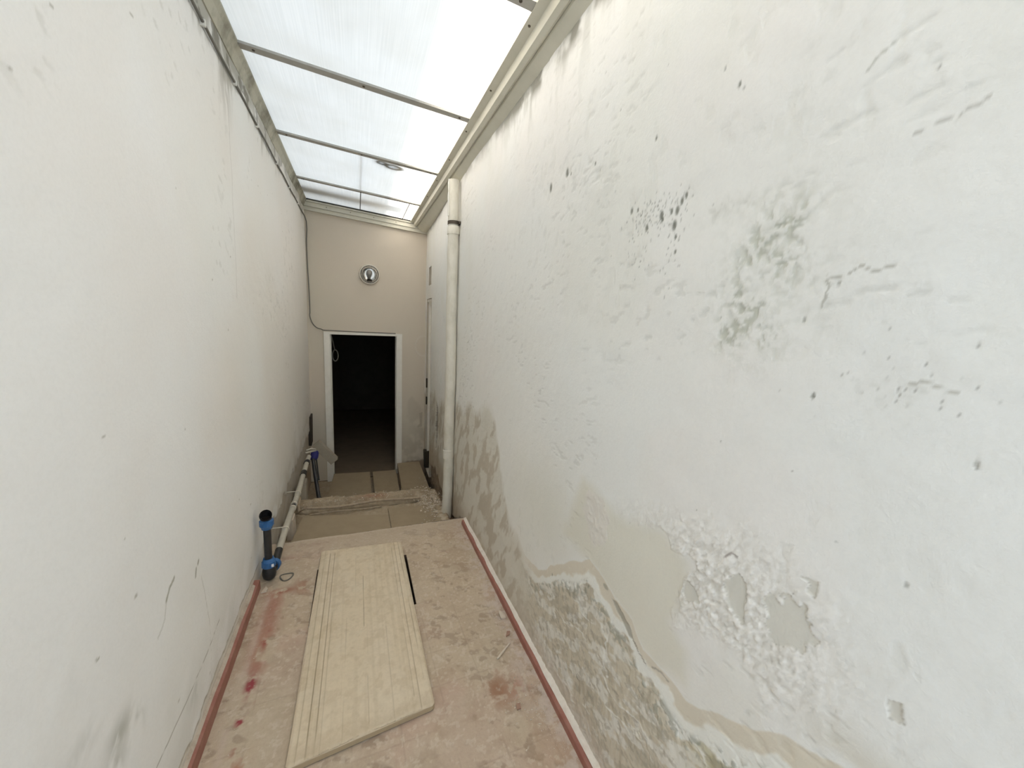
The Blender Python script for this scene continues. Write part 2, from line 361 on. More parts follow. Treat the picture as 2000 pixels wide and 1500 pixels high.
# dark slab and cracks along the tide line
dk = ss(psd(Y, Z, [(.895, .648), (.870, .655), (.80, .628), (.782, .60), (.80, .597), (.86, .622)])+cn*.012, -.001, .003)
C = mixc(C, dk*.8, (.36, .34, .28)); D -= dk*.002
dk2 = blob(Y, Z, .93, .665, .016, .009); C = mixc(C, ss(dk2, .3, .6)*.7, (.36, .35, .28))
for pl, wd, c in (([(.78, .60), (.75, .582), (.72, .575)], .0018, (.2, .17, .13)), ([(.70, .585), (.665, .60), (.64, .598)], .002, (.34, .31, .26)),
                  ([(.535, 1.018), (.52, 1.035), (.508, 1.033)], .0022, (.30, .26, .24)),
                  ([(.43, 1.605), (.40, 1.60), (.385, 1.618), (.37, 1.607), (.34, 1.61)], .0016, (.42, .41, .36)), ([(.43, 1.60), (.425, 1.57), (.43, 1.55)], .0015, (.42, .41, .36)),
                  ([(.345, 1.79), (.33, 1.795), (.315, 1.80), (.305, 1.792), (.28, 1.81)], .0013, (.48, .47, .43)),
                  ([(.42, 1.91), (.405, 1.925), (.39, 1.935)], .0018, (.5, .5, .45)),
                  ([(.30, 1.44), (.275, 1.445), (.25, 1.435)], .002, (.48, .47, .42))):
    dd = segd(Y+(fbm(Y, Z, 60, 80, 2)-.5)*.01, Z+(fbm(Y, Z, 60, 81, 2)-.5)*.01, pl)
    C = mixc(C, .75*(1-ss(dd, wd*.5, wd*1.6)), c)
# mould patches
mn = fbm(Y, Z, 30, 90, 5, ax=1.1); mf = fbm(Y, Z, 95, 91, 3)
mo = (1.0*blob(Y, Z, .545, 1.66, .045, .06)+.9*blob(Y, Z, .575, 1.56, .035, .06)+.55*blob(Y, Z, .50, 1.57, .03, .05)+1.0*blob(Y, Z, .605, 1.50, .03, .04)
      + .5*blob(Y, Z, .525, 1.47, .035, .04)+.7*blob(Y, Z, .50, 1.72, .035, .03)+.35*blob(Y, Z, .60, 1.75, .08, .025)+.35*blob(Y, Z, .54, 1.6, .11, .15))
mm = np.clip(mo, 0, 1)*(.4+.8*ss(mn, .36, .64))*(.35+1.0*ss(mf, .42, .58))
C = mixc(C, np.clip(mm*.5, 0, .7), (.44, .45, .37)); D -= np.clip(mm, 0, 1)*ss(mf, .5, .6)*.0015
mp_ = blob(Y, Z, .64, 1.765, .07, .022)+.5*blob(Y, Z, .42, 1.58, .07, .06)+.5*blob(Y, Z, .33, 1.43, .05, .03)+.5*blob(Y, Z, .28, 1.41, .02, .04)+.4*blob(Y, Z, .47, 1.95, .05, .08)
C = mixc(C, np.clip(mp_*(.25+.75*ss(mn, .5, .62))*(.5+ss(mf, .55, .65)), 0, 1)*.33, (.47, .47, .42))
rs = np.random.RandomState(5)
spots = [(.816, 1.797, 5), (.773, 1.825, 5), (.785, 1.814, 6), (.797, 1.795, 7), (.801, 1.76, 8), (.792, 1.731, 4), (.786, 1.694, 4), (.903, 1.774, 6), (.976, 1.835, 6), (.947, 1.831, 4),
         (.851, 1.796, 7), (.846, 1.784, 5), (1.512, 2.049, 11), (1.377, 2.064, 10), (1.345, 2.05, 4), (.419, 1.399, 3.5), (.218, 1.35, 3), (.216, 1.345, 2.4), (.656, 2.007, 4), (.644, 1.995, 3), (.9, 2.0, 4),
         (.70, 2.06, 3), (1.18, 2.03, 4), (1.15, 2.0, 3), (.335, 1.87, 2.4), (1.02, .605, 3), (1.28, .47, 4), (.41, 1.59, 3), (.455, 1.53, 3), (.24, 1.50, 2.4), (.255, 1.15, 3), (1.1, .40, 4), (1.12, .385, 3)]
for i in range(190): spots.append((rs.normal(.87, .055), rs.normal(1.80, .026), rs.uniform(1.0, 2.3)))
for i in range(30): spots.append((rs.normal(.80, .014), rs.normal(1.72, .06), rs.uniform(1.2, 2.6)))
for i in range(30): spots.append((rs.normal(.93, .03), rs.normal(1.70, .05), rs.uniform(1.2, 2.2)))
for i in range(45): spots.append((rs.normal(.30, .05), rs.normal(1.43, .022), rs.uniform(.7, 1.4)))
for i in range(50): spots.append((rs.uniform(.15, 1.8), rs.uniform(.75, 2.4), rs.uniform(.8, 1.5)))
for y, z, r in spots:
    r *= .001; i0, i1 = np.searchsorted(ys, [y-4*r, y+4*r]); j0, j1 = np.searchsorted(zz, [z-6*r, z+6*r])
    if i1 <= i0 or j1 <= j0: continue
    yy, z2 = Y[i0:i1, j0:j1], Z[i0:i1, j0:j1]
    e = np.hypot((yy-y)/r, (z2-z)/(r*1.7)); k = 1-ss(e, .5, 1.3)
    C[i0:i1, j0:j1] = mixc(C[i0:i1, j0:j1], k*(.85 if r > .0034 else .5), (.17, .17, .14)); D[i0:i1, j0:j1] -= k*.001
# grime under the soffit
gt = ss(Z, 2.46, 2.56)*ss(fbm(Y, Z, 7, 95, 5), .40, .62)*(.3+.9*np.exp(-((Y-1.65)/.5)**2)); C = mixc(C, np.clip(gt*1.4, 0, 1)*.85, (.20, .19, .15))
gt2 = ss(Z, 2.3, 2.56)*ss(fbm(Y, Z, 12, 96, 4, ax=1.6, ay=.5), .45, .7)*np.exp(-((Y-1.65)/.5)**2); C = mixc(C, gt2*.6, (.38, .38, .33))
# broken plaster foot beyond the step
foot = np.interp(Y, [2.6, 2.8, 3.0, 3.3, 3.5, 4.1, 4.5, 5.1], [-.02, -.05, -.15, -.24, -.20, -.15, -.25, -.35])+(fbm(Y, Z, 12, 97, 4)-.5)*.10
br = ss(foot-Z, 0, .012)*ss(Y, 2.69, 2.72)
C = mixc(C, br*.9, (.24, .17, .115)); D -= br*.028; D -= br*(fbm(Y, Z, 20, 98, 4)-.5)*.03
gash = ss(psd(Y, Z, [(4.08, .62), (3.98, .56), (3.98, .30), (4.03, .12), (4.10, .06), (4.14, .30), (4.12, .5)])+cn*.05, 0, .01)
C = mixc(C, gash*.8, (.20, .16, .12)); D -= gash*.02
dmg = ss(blob(Y, Z, 3.55, .95, .13, .10)+(fbm(Y, Z, 10, 99, 3)-.5)*.5, .6, .7); C = mixc(C, dmg*.3, (.55, .5, .42)); D -= dmg*.003
dust = ss(-Z+.15, 0, .6)*ss(Y, 2.7, 3.2); C = mixc(C, dust*.35, (.48, .41, .32))
X = xr(Y)-D
P = np.stack([X, Y, Z], -1)
cy, cz = (ys[:-1]+ys[1:])/2, (zz[:-1]+zz[1:])/2; CY, CZ = np.meshgrid(cy, cz, indexing='ij')
hole = ((CY > 4.58) & (CY < 4.98) & (CZ < 1.735) & (CZ > -.45)) | ((CY > 4.63) & (CY < 4.83) & (CZ > 1.89) & (CZ < 2.1))
o = grid('wall_right', P, C, M_wall, hole=hole, flip=True); tag(o, kind='structure')

# ------------------------------------------------------------------ left wall
ys2 = lin((-1.2, .6, 30), (.6, 2.4, 450), (2.4, 3.6, 170), (3.6, 5.15, 103)); zz2 = lin((-.7, 0, 45), (0, 1.3, 270), (1.3, 2.72, 230))
Y, Z = np.meshgrid(ys2, zz2, indexing='ij')
C = np.tile(np.array((.825, .83, .825)), Y.shape+(1,))
C = mixc(C, .6*ss(fbm(Y, Z, 1.0, 203), .4, .65), (.795, .80, .77)); C = mixc(C, .4*ss(fbm(Y, Z, 1.6, 209), .5, .7), (.80, .775, .745))
C = mixc(C, .5*ss(fbm(Y, Z, .9, 211, 3)+.25*(Y-2.2), .5, .9), (.755, .70, .63))
D = (fbm(Y, Z, 2.2, 205, 3)-.5)*.016 + (fbm(Y, Z, 26, 206, 3)-.5)*.0018
st = ss(fbm(Y, Z, 34, 241, 3, ax=.7, ay=1.2, rot=.6), .66, .76)*ss(fbm(Y, Z, 2, 240, 3), .52, .68); C = mixc(C, .25*st, (.42, .42, .37)); D -= st*.001
fl = ss(Z, .5, .0)
C = mixc(C, .35*fl*ss(fbm(Y, Z, 5, 250, 5, rot=-.8, ax=.5), .48, .66), (.55, .55, .50))
for y, z, sy, sz, k in ((1.04, .50, .05, .035, .75), (1.0, .44, .05, .03, .7), (1.12, .47, .02, .05, .5), (.93, .60, .05, .03, .3), (1.42, .22, .05, .05, .35)):
    C = mixc(C, np.clip(k*blob(Y, Z, y, z, sy, sz)*ss(fbm(Y, Z, 22, 252, 4, rot=-.9, ax=.5), .42, .6), 0, 1), (.40, .41, .37))
for pl, wd, k, c in (([(1.605, .328), (1.572, .543)], .0016, .5, (.35, .34, .30)), ([(1.578, .10), (1.605, .33)], .0013, .35, (.4, .39, .35)),
                     ([(1.709, .255), (1.587, .245), (1.40, .243), (1.161, .24)], .0018, .75, (.26, .25, .21)), ([(1.36, .68), (1.327, .668), (1.30, .645)], .005, .8, (.30, .30, .24)),
                     ([(1.30, .645), (1.281, .60), (1.235, .58)], .0025, .4, (.36, .36, .30)), ([(1.555, .615), (1.548, .608)], .006, .8, (.25, .25, .2)), ([(1.528, .60), (1.520, .575)], .005, .75, (.25, .25, .2)),
                     ([(2.28, 2.6), (2.277, 2.203), (2.266, 1.864), (2.25, 1.55)], .0022, .4, (.30, .28, .25)), ([(.99, .74), (1.0, .738)], .003, .7, (.25, .25, .2))):
    dd = segd(Y+(fbm(Y, Z, 40, 260, 2)-.5)*.006, Z+(fbm(Y, Z, 40, 261, 2)-.5)*.006, pl); C = mixc(C, k*(1-ss(dd, wd*.5, wd*1.6)), c)
rs = np.random.RandomState(11)
for i in range(45):
    y, z, r = rs.uniform(.9, 4.6), rs.uniform(.1, 2.4), rs.uniform(.002, .004)
    e = np.hypot((Y-y)/(r*rs.uniform(1, 2.2)), (Z-z)/r); C = mixc(C, (1-ss(e, .7, 1.5))*.6, (.3, .29, .24))
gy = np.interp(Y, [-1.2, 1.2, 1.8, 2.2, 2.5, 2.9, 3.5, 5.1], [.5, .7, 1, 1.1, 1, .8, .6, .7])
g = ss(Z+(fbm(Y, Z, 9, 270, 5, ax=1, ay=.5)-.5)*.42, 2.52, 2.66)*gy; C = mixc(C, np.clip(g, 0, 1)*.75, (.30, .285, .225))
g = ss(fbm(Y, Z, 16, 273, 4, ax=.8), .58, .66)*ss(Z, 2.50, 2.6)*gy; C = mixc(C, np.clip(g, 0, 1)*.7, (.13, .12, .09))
g = ss(Z, 2.25, 2.55)*np.exp(-((Y-2.24)/.10)**2)*ss(fbm(Y, Z, 14, 272, 4, ax=2, ay=.4), .42, .6); C = mixc(C, np.clip(g, 0, 1)*.6, (.32, .30, .25))
bl = ss(.085-Z+(fbm(Y, Z, 16, 275, 4)-.5)*.05, 0, .01)*(1-ss(Y, 2.3, 2.4)); C = mixc(C, bl*.7, (.62, .55, .46))
bl = (1-ss(np.abs(Z-.085-(fbm(Y, Z, 16, 275, 4)-.5)*.05), .002, .010))*(1-ss(Y, 2.3, 2.4)); C = mixc(C, bl*.75, (.33, .28, .20)); D -= bl*.003
wet = ss(.45-Z+(fbm(Y, Z, 5, 277, 4)-.5)*.3, 0, .4)*ss(Y, 2.0, 2.8); C = mixc(C, wet*.55*ss(fbm(Y, Z, 12, 278, 4, ax=.7), .35, .6), (.53, .48, .40))
dk = ss(.13-Z+(fbm(Y, Z, 14, 279, 4)-.5)*.12, 0, .02)*ss(Y, 2.42, 2.6); C = mixc(C, dk*.6, (.42, .37, .29)); D -= dk*.012
dk = ss(-.12-Z+(fbm(Y, Z, 14, 281, 4)-.5)*.15, 0, .02)*ss(Y, 2.69, 2.8); C = mixc(C, dk*.7, (.27, .21, .15)); D -= dk*.01
P = np.stack([XL+D, Y, Z], -1)
o = grid('wall_left', P, C, M_wall); tag(o, kind='structure')

# ------------------------------------------------------------------ end wall with doorway
DX0, DX1, DZ0, DZ1 = -.302, .468, -.62, 1.258
xs = lin((XL-.06, DX0, 20), (DX0, DX1, 40), (DX1, .86, 60)); z3 = lin((-.75, DZ1, 190), (DZ1, 2.66, 110))
X, Z = np.meshgrid(xs, z3, indexing='ij')
C = np.tile(np.array((.645, .578, .488)), X.shape+(1,)); C = mixc(C, .5*ss(fbm(X, Z, 1.6, 303), .4, .65), (.63, .595, .50))
D = (fbm(X, Z, 3, 305, 3)-.5)*.010
lo = ss(.5-Z+(fbm(X, Z, 5, 307, 4)-.5)*.5, 0, .7)*ss(X, .45, .55); C = mixc(C, lo*.6*ss(fbm(X, Z, 9, 308, 5), .35, .6), (.42, .38, .31))
st = ss(psd(X, Z, [(.60, .40), (.66, .46), (.70, .42), (.78, .30), (.76, .16), (.66, .12), (.60, .2)])+(fbm(X, Z, 14, 309, 4)-.5)*.06, -.02, .02); C = mixc(C, st*.3, (.44, .40, .33))
st = ss(psd(X, Z, [(.755, .25), (.80, .26), (.795, .06), (.735, .05), (.735, .08), (.765, .10)]), -.002, .004); C = mixc(C, st*.6, (.38, .335, .265))
st = 1-ss(np.abs(np.hypot((X-.80)/.10, (Z-1.14)/.13)-1), .05, .16); C = mixc(C, st*.35, (.72, .68, .61)); D += st*.004
bt = ss(-.40-Z+(fbm(X, Z, 16, 311, 4)-.5)*.06, 0, .03)*ss(X, .5, .55); C = mixc(C, bt*.8, (.27, .20, .13))
P = np.stack([X, YE-D, Z], -1)
cx, cz = (xs[:-1]+xs[1:])/2, (z3[:-1]+z3[1:])/2; CX, CZ = np.meshgrid(cx, cz, indexing='ij')
o = grid('wall_end', P, C, M_wall, hole=(CX > DX0) & (CX < DX1) & (CZ < DZ1), flip=True); tag(o, kind='structure')

# side doorway and niche lining (recesses in the right wall)
def recess(name, y0, y1, z0, z1, dep, m, parent=None):
    x0a, x1a = xr(y0)-.001, xr(y1)-.001; X1 = max(x0a, x1a)+dep
    b = MB()
    b.poly([(x0a,y0,z0),(x0a,y0,z1),(X1,y0,z1),(X1,y0,z0),(x1a,y1,z0),(x1a,y1,z1),(X1,y1,z1),(X1,y1,z0)],
           [(0,1,2,3),(4,7,6,5),(3,2,6,7),(1,5,6,2),(0,3,7,4)])
    return b.build(name, m, parent, recalc=False)
M_lin = mat('recess plaster', (.52, .475, .40), .85, noise=.35, nscale=10, dark=(.42, .38, .31), bump=.2)
d2 = root('door_2', (.86, 4.78, -.45), kind='structure')
recess('reveal', 4.58, 4.98, -.45, 1.735, .12, M_lin, d2)
b = MB(); b.box((.84, 4.60, 1.66), (.90, 4.97, 1.70), .004).box((.825, 4.585, 1.70), (.86, 4.98, 1.73), .004); b.build('lintel', M_case, d2)
for y0, y1, x0 in ((4.90, 4.945, .835), (4.80, 4.835, .865)):
    MB().box((x0, y0, -.28), (x0+.05, y1, 1.66), .004).build('jamb', M_case, d2)
MB().box((.885, 4.59, -.28), (.92, 4.97, 1.66)).build('door_leaf', M_case, d2)
b = MB()
b.box((.80, 4.885, -.45), (.90, 4.99, -.22), .01).rough(.02, 14, 3); b.build('rotten_foot', M_nearblack, d2)
MB().box((.815, 4.93, .62), (.832, 4.955, .74), .003).build('hinge', M_nearblack, d2)
MB().box((.815, 4.93, .40), (.832, 4.955, .50), .003).build('hinge', M_nearblack, d2)
MB().box((.85, 4.72, 1.33), (.88, 4.76, 1.38), .004).build('bolt', M_nearblack, d2)
n1 = recess('trim_1', 4.63, 4.83, 1.89, 2.1, .07, M_lin); tag(n1, kind='structure')

# door frame of the end doorway
d1 = root('door_1', (.083, YE, -.60), kind='structure')
MB().box((-.367, YE-.022, -.60), (-.298, YE+.02, 1.262), .004).build('jamb', M_case, d1)
MB().box((.464, YE-.022, -.50), (.532, YE+.02, 1.262), .004).build('jamb', M_case, d1)
MB().box((-.367, YE-.022, 1.256), (.532, YE+.02, 1.287), .004).build('lintel', M_case, d1)
MB().box((-.302, YE+.0205, -.62), (-.290, YE+.14, 1.256)).build('reveal', M_case, d1)
MB().box((.458, YE+.0205, -.62), (.468, YE+.14, 1.256)).build('reveal', M_case, d1)
# dark room behind
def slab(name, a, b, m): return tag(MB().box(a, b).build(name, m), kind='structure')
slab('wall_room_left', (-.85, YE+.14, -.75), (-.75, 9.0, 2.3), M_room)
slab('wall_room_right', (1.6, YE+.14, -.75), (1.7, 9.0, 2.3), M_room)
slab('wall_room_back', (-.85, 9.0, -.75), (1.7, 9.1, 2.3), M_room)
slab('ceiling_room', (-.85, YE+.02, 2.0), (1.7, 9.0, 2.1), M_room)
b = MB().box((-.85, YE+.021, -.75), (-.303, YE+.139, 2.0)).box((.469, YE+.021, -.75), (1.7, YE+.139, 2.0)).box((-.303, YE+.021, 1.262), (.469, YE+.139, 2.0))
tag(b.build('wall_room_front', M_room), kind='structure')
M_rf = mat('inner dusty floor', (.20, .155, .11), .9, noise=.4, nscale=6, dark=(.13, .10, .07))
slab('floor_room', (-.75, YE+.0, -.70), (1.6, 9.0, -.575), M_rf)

# ------------------------------------------------------------------ landing floor
HX0, HX1, HY0, HY1 = -.236, .274, 1.87, 2.33
fx = lin((-.62, HX0, 110), (HX0, HX1, 150), (HX1, .80, 150)); fy = lin((-1.2, .8, 60), (.8, HY0, 300), (HY0, HY1, 100), (HY1, 2.69, 80))
X, Y = np.meshgrid(fx, fy, indexing='ij')
C = np.tile(np.array((.53, .435, .325)), X.shape+(1,))
big = fbm(X, Y, 2.4, 400, 4)
C = mixc(C, .7*ss(big, .45, .65), (.50, .355, .285))
C = mixc(C, .45*ss(fbm(X, Y, 3.1, 402, 4), .5, .65), (.50, .43, .33))
sm = fbm(X, Y, 14, 404, 5); C = mixc(C, .25*ss(sm, .48, .66), (.36, .265, .185))
C = mixc(C, .25*ss(fbm(X, Y, 24, 406, 4), .56, .68), (.58, .49, .39))
D = (fbm(X, Y, 3, 408, 3)-.5)*.006+(fbm(X, Y, 30, 409, 3)-.5)*.002
# tile joints (slightly turned tiles)
a = -.03; u = (X*math.cos(a)-Y*math.sin(a)); v = (X*math.sin(a)+Y*math.cos(a))
jx = np.abs(((u/.17)+.5) % 1-.5)*.17; jy = np.abs(((v/.17)+.5) % 1-.5)*.17
j = (1-ss(np.minimum(jx, jy), .0012, .004))*ss(fbm(X, Y, 7, 412, 4), .42, .6); C = mixc(C, .3*j, (.33, .25, .19)); D -= j*.0008
scf = ss(fbm(X, Y, 34, 430, 5, rot=.5, ax=.6), .58, .66)*ss(fbm(X, Y, 4, 431, 3), .4, .6); C = mixc(C, .45*scf, (.27, .20, .145)); D -= scf*.001
C = mixc(C, .5*ss(fbm(X, Y, 5, 433, 4), .52, .70)*ss(X, .2, .3), (.42, .315, .22)); C = mixc(C, .4*ss(fbm(X, Y, 60, 434, 3), .62, .7), (.66, .58, .48))
# reddish strip beside left skirting
red = np.exp(-((X+.42)/.045)**2)*ss(fbm(X, Y, 13, 415, 5, ay=.6), .42, .58)*(1-ss(Y, 2.2, 2.3)); C = mixc(C, np.clip(red*.65, 0, 1), (.36, .13, .095))
for x, y, sx, sy, k, c in ((-.42, 1.62, .018, .05, .9, (.30, .06, .07)), (-.42, 1.47, .014, .03, .9, (.30, .06, .07)), (-.40, 1.36, .02, .04, .6, (.32, .12, .08)), (-.42, 2.19, .08, .02, .85, (.33, .12, .08)),
                           (-.41, 1.85, .016, .06, .7, (.33, .10, .075)), (-.39, 1.25, .04, .05, .75, (.38, .14, .07)), (-.30, 2.2, .05, .08, .45, (.36, .19, .13)), (-.40, 2.48, .05, .04, .5, (.36, .21, .15)),
                           (-.34, 2.62, .16, .03, .35, (.36, .22, .16)), (.52, 1.27, .05, .07, .7, (.33, .19, .12)), (.55, 1.38, .02, .02, .6, (.40, .17, .12)), (.47, 2.28, .05, .012, .7, (.36, .2, .15)),
                           (-.47, 2.3, .06, .1, .4, (.30, .26, .2)), (.60, 1.25, .05, .05, .4, (.38, .19, .14))):
    C = mixc(C, np.clip(k*blob(X, Y, x, y, sx, sy)*1.6*ss(fbm(X, Y, 26, 418, 5), .42, .58), 0, 1), c)
wl = np.exp(-((X+.455)/.012)**2)*ss(fbm(X, Y, 12, 420, 4), .4, .6); C = mixc(C, .5*wl*(1-ss(Y, 2.1, 2.2)), (.58, .47, .40))
wr = ss(X+(fbm(X, Y, 10, 421, 4)-.5)*.12, .60, .70)*ss(fbm(X, Y, 40, 422, 3), .4, .6); C = mixc(C, wr*.6, (.62, .55, .50))
C = mixc(C, .5*ss(Y, 2.4, 2.6), (.485, .405, .315))
ed = ss(Y+(fbm(X, Y, 9, 423, 3)-.5)*.03, 2.665, 2.685); C = mixc(C, ed*.4, (.58, .51, .41))
edge_y = np.where(Y > 2.685, (fbm(X, Y, 9, 425, 4)-.5)*.012-(X-.1)*.012, 0)
P = np.stack([X, Y+edge_y, D], -1)
cx, cyy = (fx[:-1]+fx[1:])/2, (fy[:-1]+fy[1:])/2; CX, CYY = np.meshgrid(cx, cyy, indexing='ij')
hole = (CX > HX0) & (CX < HX1) & (CYY > HY0) & (CYY < HY1)
h0, h1, k0, k1, zb = HX0, HX1, HY0, HY1, -.12
ep = [(h0,k0,0),(h1,k0,0),(h1,k1,0),(h0,k1,0),(h0,k0,zb),(h1,k0,zb),(h1,k1,zb),(h0,k1,zb), (-.62,2.69,0),(.80,2.69,0),(.80,2.69,-.06),(-.62,2.69,-.06)]
ef = [(0,1,5,4),(1,2,6,5),(2,3,7,6),(3,0,4,7),(4,5,6,7),(8,9,10,11)]
o = grid('floor', P, C, M_floor, hole=hole, extra=(ep, ef, (.16, .11, .08))); tag(o, kind='structure')
# brick riser below landing edge
slab('trim_2', (-.62, 2.63, -.60), (.80, 2.675, -.062), M_brown)

# ------------------------------------------------------------------ lower floor: step, rubble ridge, sunken threshold
fx = lin((-.62, .90, 210)); fy = lin((2.676, 3.3, 110), (3.3, 3.8, 130), (3.8, 5.1, 130))
X, Y = np.meshgrid(fx, fy, indexing='ij')
yr = 3.46-(X-.1)*.03+(fbm(X, Y*0, 5, 500, 3)-.5)*.05
hA = -.165+(fbm(X, Y, 6, 501, 4)-.5)*.02
hR = .055*np.exp(-((Y-yr-.06)/.07)**4)*(1+.5*(fbm(X, Y, 12, 502, 4)-.5))*(1-ss(X, .50, .66))
hB = ss(Y, yr+.16, yr+.40)*(-.42)
H = hA+hR+hB
H += (fbm(X, Y, 22, 503, 5)-.5)*.035*np.clip(np.exp(-((Y-yr)/.15)**2)+ss(X, .5, .66)*np.exp(-((Y-3.25)/.35)**2), 0, 1)
tr = np.exp(-((Y-yr+.055)/.012)**2)*(1-ss(X, .48, .53)); H -= tr*.03
rub = ss(X, .42, .62)*np.exp(-((Y-3.2)/.35)**2); H += rub*.03*fbm(X, Y, 30, 504, 4)
H -= ss(X, .69, .75)*.10*ss(Y, 2.75, 2.9)
H += (fbm(X, Y, 40, 505, 3)-.5)*.006
C = np.tile(np.array((.40, .325, .23)), X.shape+(1,)); C = mixc(C, .6*ss(fbm(X, Y, 6, 506, 5), .4, .62), (.33, .26, .18))
C = mixc(C, .5*ss(fbm(X, Y, 20, 507, 4), .5, .62), (.46, .385, .285)); C = mixc(C, np.clip(tr, 0, 1)*.75, (.10, .075, .05))
C = mixc(C, .7*rub*ss(fbm(X, Y, 34, 508, 3), .5, .6), (.62, .55, .45)); C = mixc(C, .7*np.exp(-((X-.12)/.12)**2)*np.exp(-((Y-yr-.04)/.03)**2), (.34, .17, .11))
C = mixc(C, .7*ss(X, .66, .72), (.24, .16, .10)); C = mixc(C, .5*(1-ss(X, -.50, -.40)), (.27, .21, .145))
P = np.stack([X, Y, H], -1); o = grid('floor', P, C, M_dirt); tag(o, kind='structure')

# ------------------------------------------------------------------ skirtings
prof = [(.706, -.002), (.706, .036), (.712, .042), (.724, .050), (.746, .060), (.80, .060), (.80, -.002)]
bsr = root('baseboard_right', (.72, 1.0, 0), kind='structure')
def skirt(parent, prof, y0, y1, n, name, m, amp, seed):
    b = MB(); k = len(prof); vs = []; fs = []
    for i in range(n+1):
        y = y0+(y1-y0)*i/n
        for (x, z) in prof: vs.append((x+amp*(vn(np.array([y*9.]), np.array([z*50.+seed]), seed)[0]-.5), y, z+(amp*(vn(np.array([y*11.]), np.array([x*50.]), seed+1)[0]-.5) if z > 0 else 0)))
    for i in range(n):
        for j in range(k): fs.append((i*k+j, i*k+(j+1) % k, (i+1)*k+(j+1) % k, (i+1)*k+j))
    fs += [tuple(range(k)), tuple(range(n*k+k-1, n*k-1, -1))]
    b.poly(vs, fs); return b.build(name, m, parent, smooth=True)
skirt(bsr, [(.704, -.003), (.706, .026), (.711, .030), (.724, .031), (.75, .031), (.75, -.003)], -1.2, 2.60, 120, 'tile_strip', M_red, .003, 1)
skirt(bsr, [(.719, .0315), (.724, .037), (.732, .041), (.748, .046), (.755, .031)], -1.2, 2.61, 120, 'mortar_fillet', M_redtop, .006, 5)
bsl = root('baseboard_left', (-.52, 1.0, 0), kind='structure')
skirt(bsl, [(-.506, -.003), (-.508, .050), (-.516, .054), (-.56, .054), (-.56, -.003)], -1.2, 2.25, 120, 'tile_strip', M_red, .003, 9)
skirt(bsl, [(-.518, .0535), (-.524, .058), (-.530, .064), (-.56, .064), (-.56, .0535)], -1.2, 2.20, 120, 'mortar_fillet', mat('grimy skirting mortar', (.52, .45, .37), .95, noise=.7, nscale=18, dark=(.30, .23, .17), bump=.6), .005, 14)

# ------------------------------------------------------------------ skylight
sk = root('window_1', (.05, 3.0, 2.60), kind='structure')
BY = [-1.2, -.30, .58, 1.49, 2.395, 3.34, 4.30, 5.04]
def slope_box(b, x0, x1, y0, y1, o0, o1, mi=0):
    b.poly([(x0,y0,zs(x0)+o0),(x1,y0,zs(x1)+o0),(x1,y1,zs(x1)+o0),(x0,y1,zs(x0)+o0),(x0,y0,zs(x0)+o1),(x1,y0,zs(x1)+o1),(x1,y1,zs(x1)+o1),(x0,y1,zs(x0)+o1)],
           [(0,3,2,1),(4,5,6,7),(0,1,5,4),(1,2,6,5),(2,3,7,6),(3,0,4,7)]); return b
for i in range(len(BY)-1):
    b = slope_box(MB(), -.52, .645, BY[i]+.004, BY[i+1]-.004, .0, .008)
    o = b.build('pane', [M_opal, M_clear], sk)
    for p in o.data.polygons: p.material_index = 0 if p.normal.z < -.5 else 1
for i, y in enumerate(BY[1:-1]):
    b = slope_box(MB(), -.50, .622, y-.024, y+.024, -.012, -.0005)
    br_ = b.build('glazing_bar', M_alu, sk)
    for x in (-.44, .05, .565):
        MB().lathe([(-.003, 0), (-.003, .006), (.001, .007)], (x, y, zs(x)-.012), (0, 0, 1), 10).build('screw', M_screw, br_)
# frame strips
fr = MB(); fr.prism([(.618, 2.70), (.618, 2.640), (.655, 2.632), (.664, 2.600), (.684, 2.590), (.70, 2.600), (.72, 2.600), (.72, 2.70)], 'y', -1.2, 5.06); fr.build('frame_right', M_frame, sk)
b = MB(); b.prism([(.700, 2.599), (.702, 2.588), (.76, 2.548), (.90, 2.548), (.90, 2.80), (.72, 2.80), (.72, 2.599)], 'y', -1.2, 5.12); b.build('soffit', M_frame, sk)
b = MB(); b.prism([(-.498, 2.80), (-.498, 2.722), (-.512, 2.70), (-.528, 2.655), (-.56, 2.655), (-.56, 2.80)], 'y', -1.2, 5.06); b.build('frame_left', M_ledge, sk)
b = MB()
slope_box(b, -.53, .70, 5.035, 5.058, -.028, -.001); slope_box(b, -.54, .72, 5.050, 5.075, -.075, -.029); slope_box(b, -.54, .84, 5.062, 5.10, -.115, -.076); slope_box(b, -.54, .70, 5.0585, 5.2, -.028, .02)
b.build('frame_end', M_frame, sk)
slope_box(MB(), -.50, .62, 5.026, 5.035, -.010, -.001).build('seal', M_dark, sk)
slope_box(MB(), -.50, .62, 5.022, 5.034, .009, .03).build('seal', M_dark, sk)
slope_box(MB(), .048, .056, 4.32, 5.035, -.006, -.0005).build('seam_strip', M_screw, sk)
slope_box(MB(), .049, .054, 3.36, 4.28, .009, .014).build('seam_strip', M_screw, sk)
slope_box(MB(), .519, .527, 4.32, 5.035, -.006, -.0005).build('seam_strip', M_screw, sk)
for y in np.arange(1.1, 5.0, .47):
    MB().lathe([(-.003, 0), (-.003, .005), (.001, .006)], (.636, y, 2.6365), (0, 0, 1), 10).build('screw', M_screw, sk)
for x in (-.30, -.05, .2, .45):
    MB().lathe([(-.003, 0), (-.003, .004), (.001, .005)], (x, 5.0495, zs(x)-.05), (0, 1, 0), 10).build('screw', M_screw, sk)
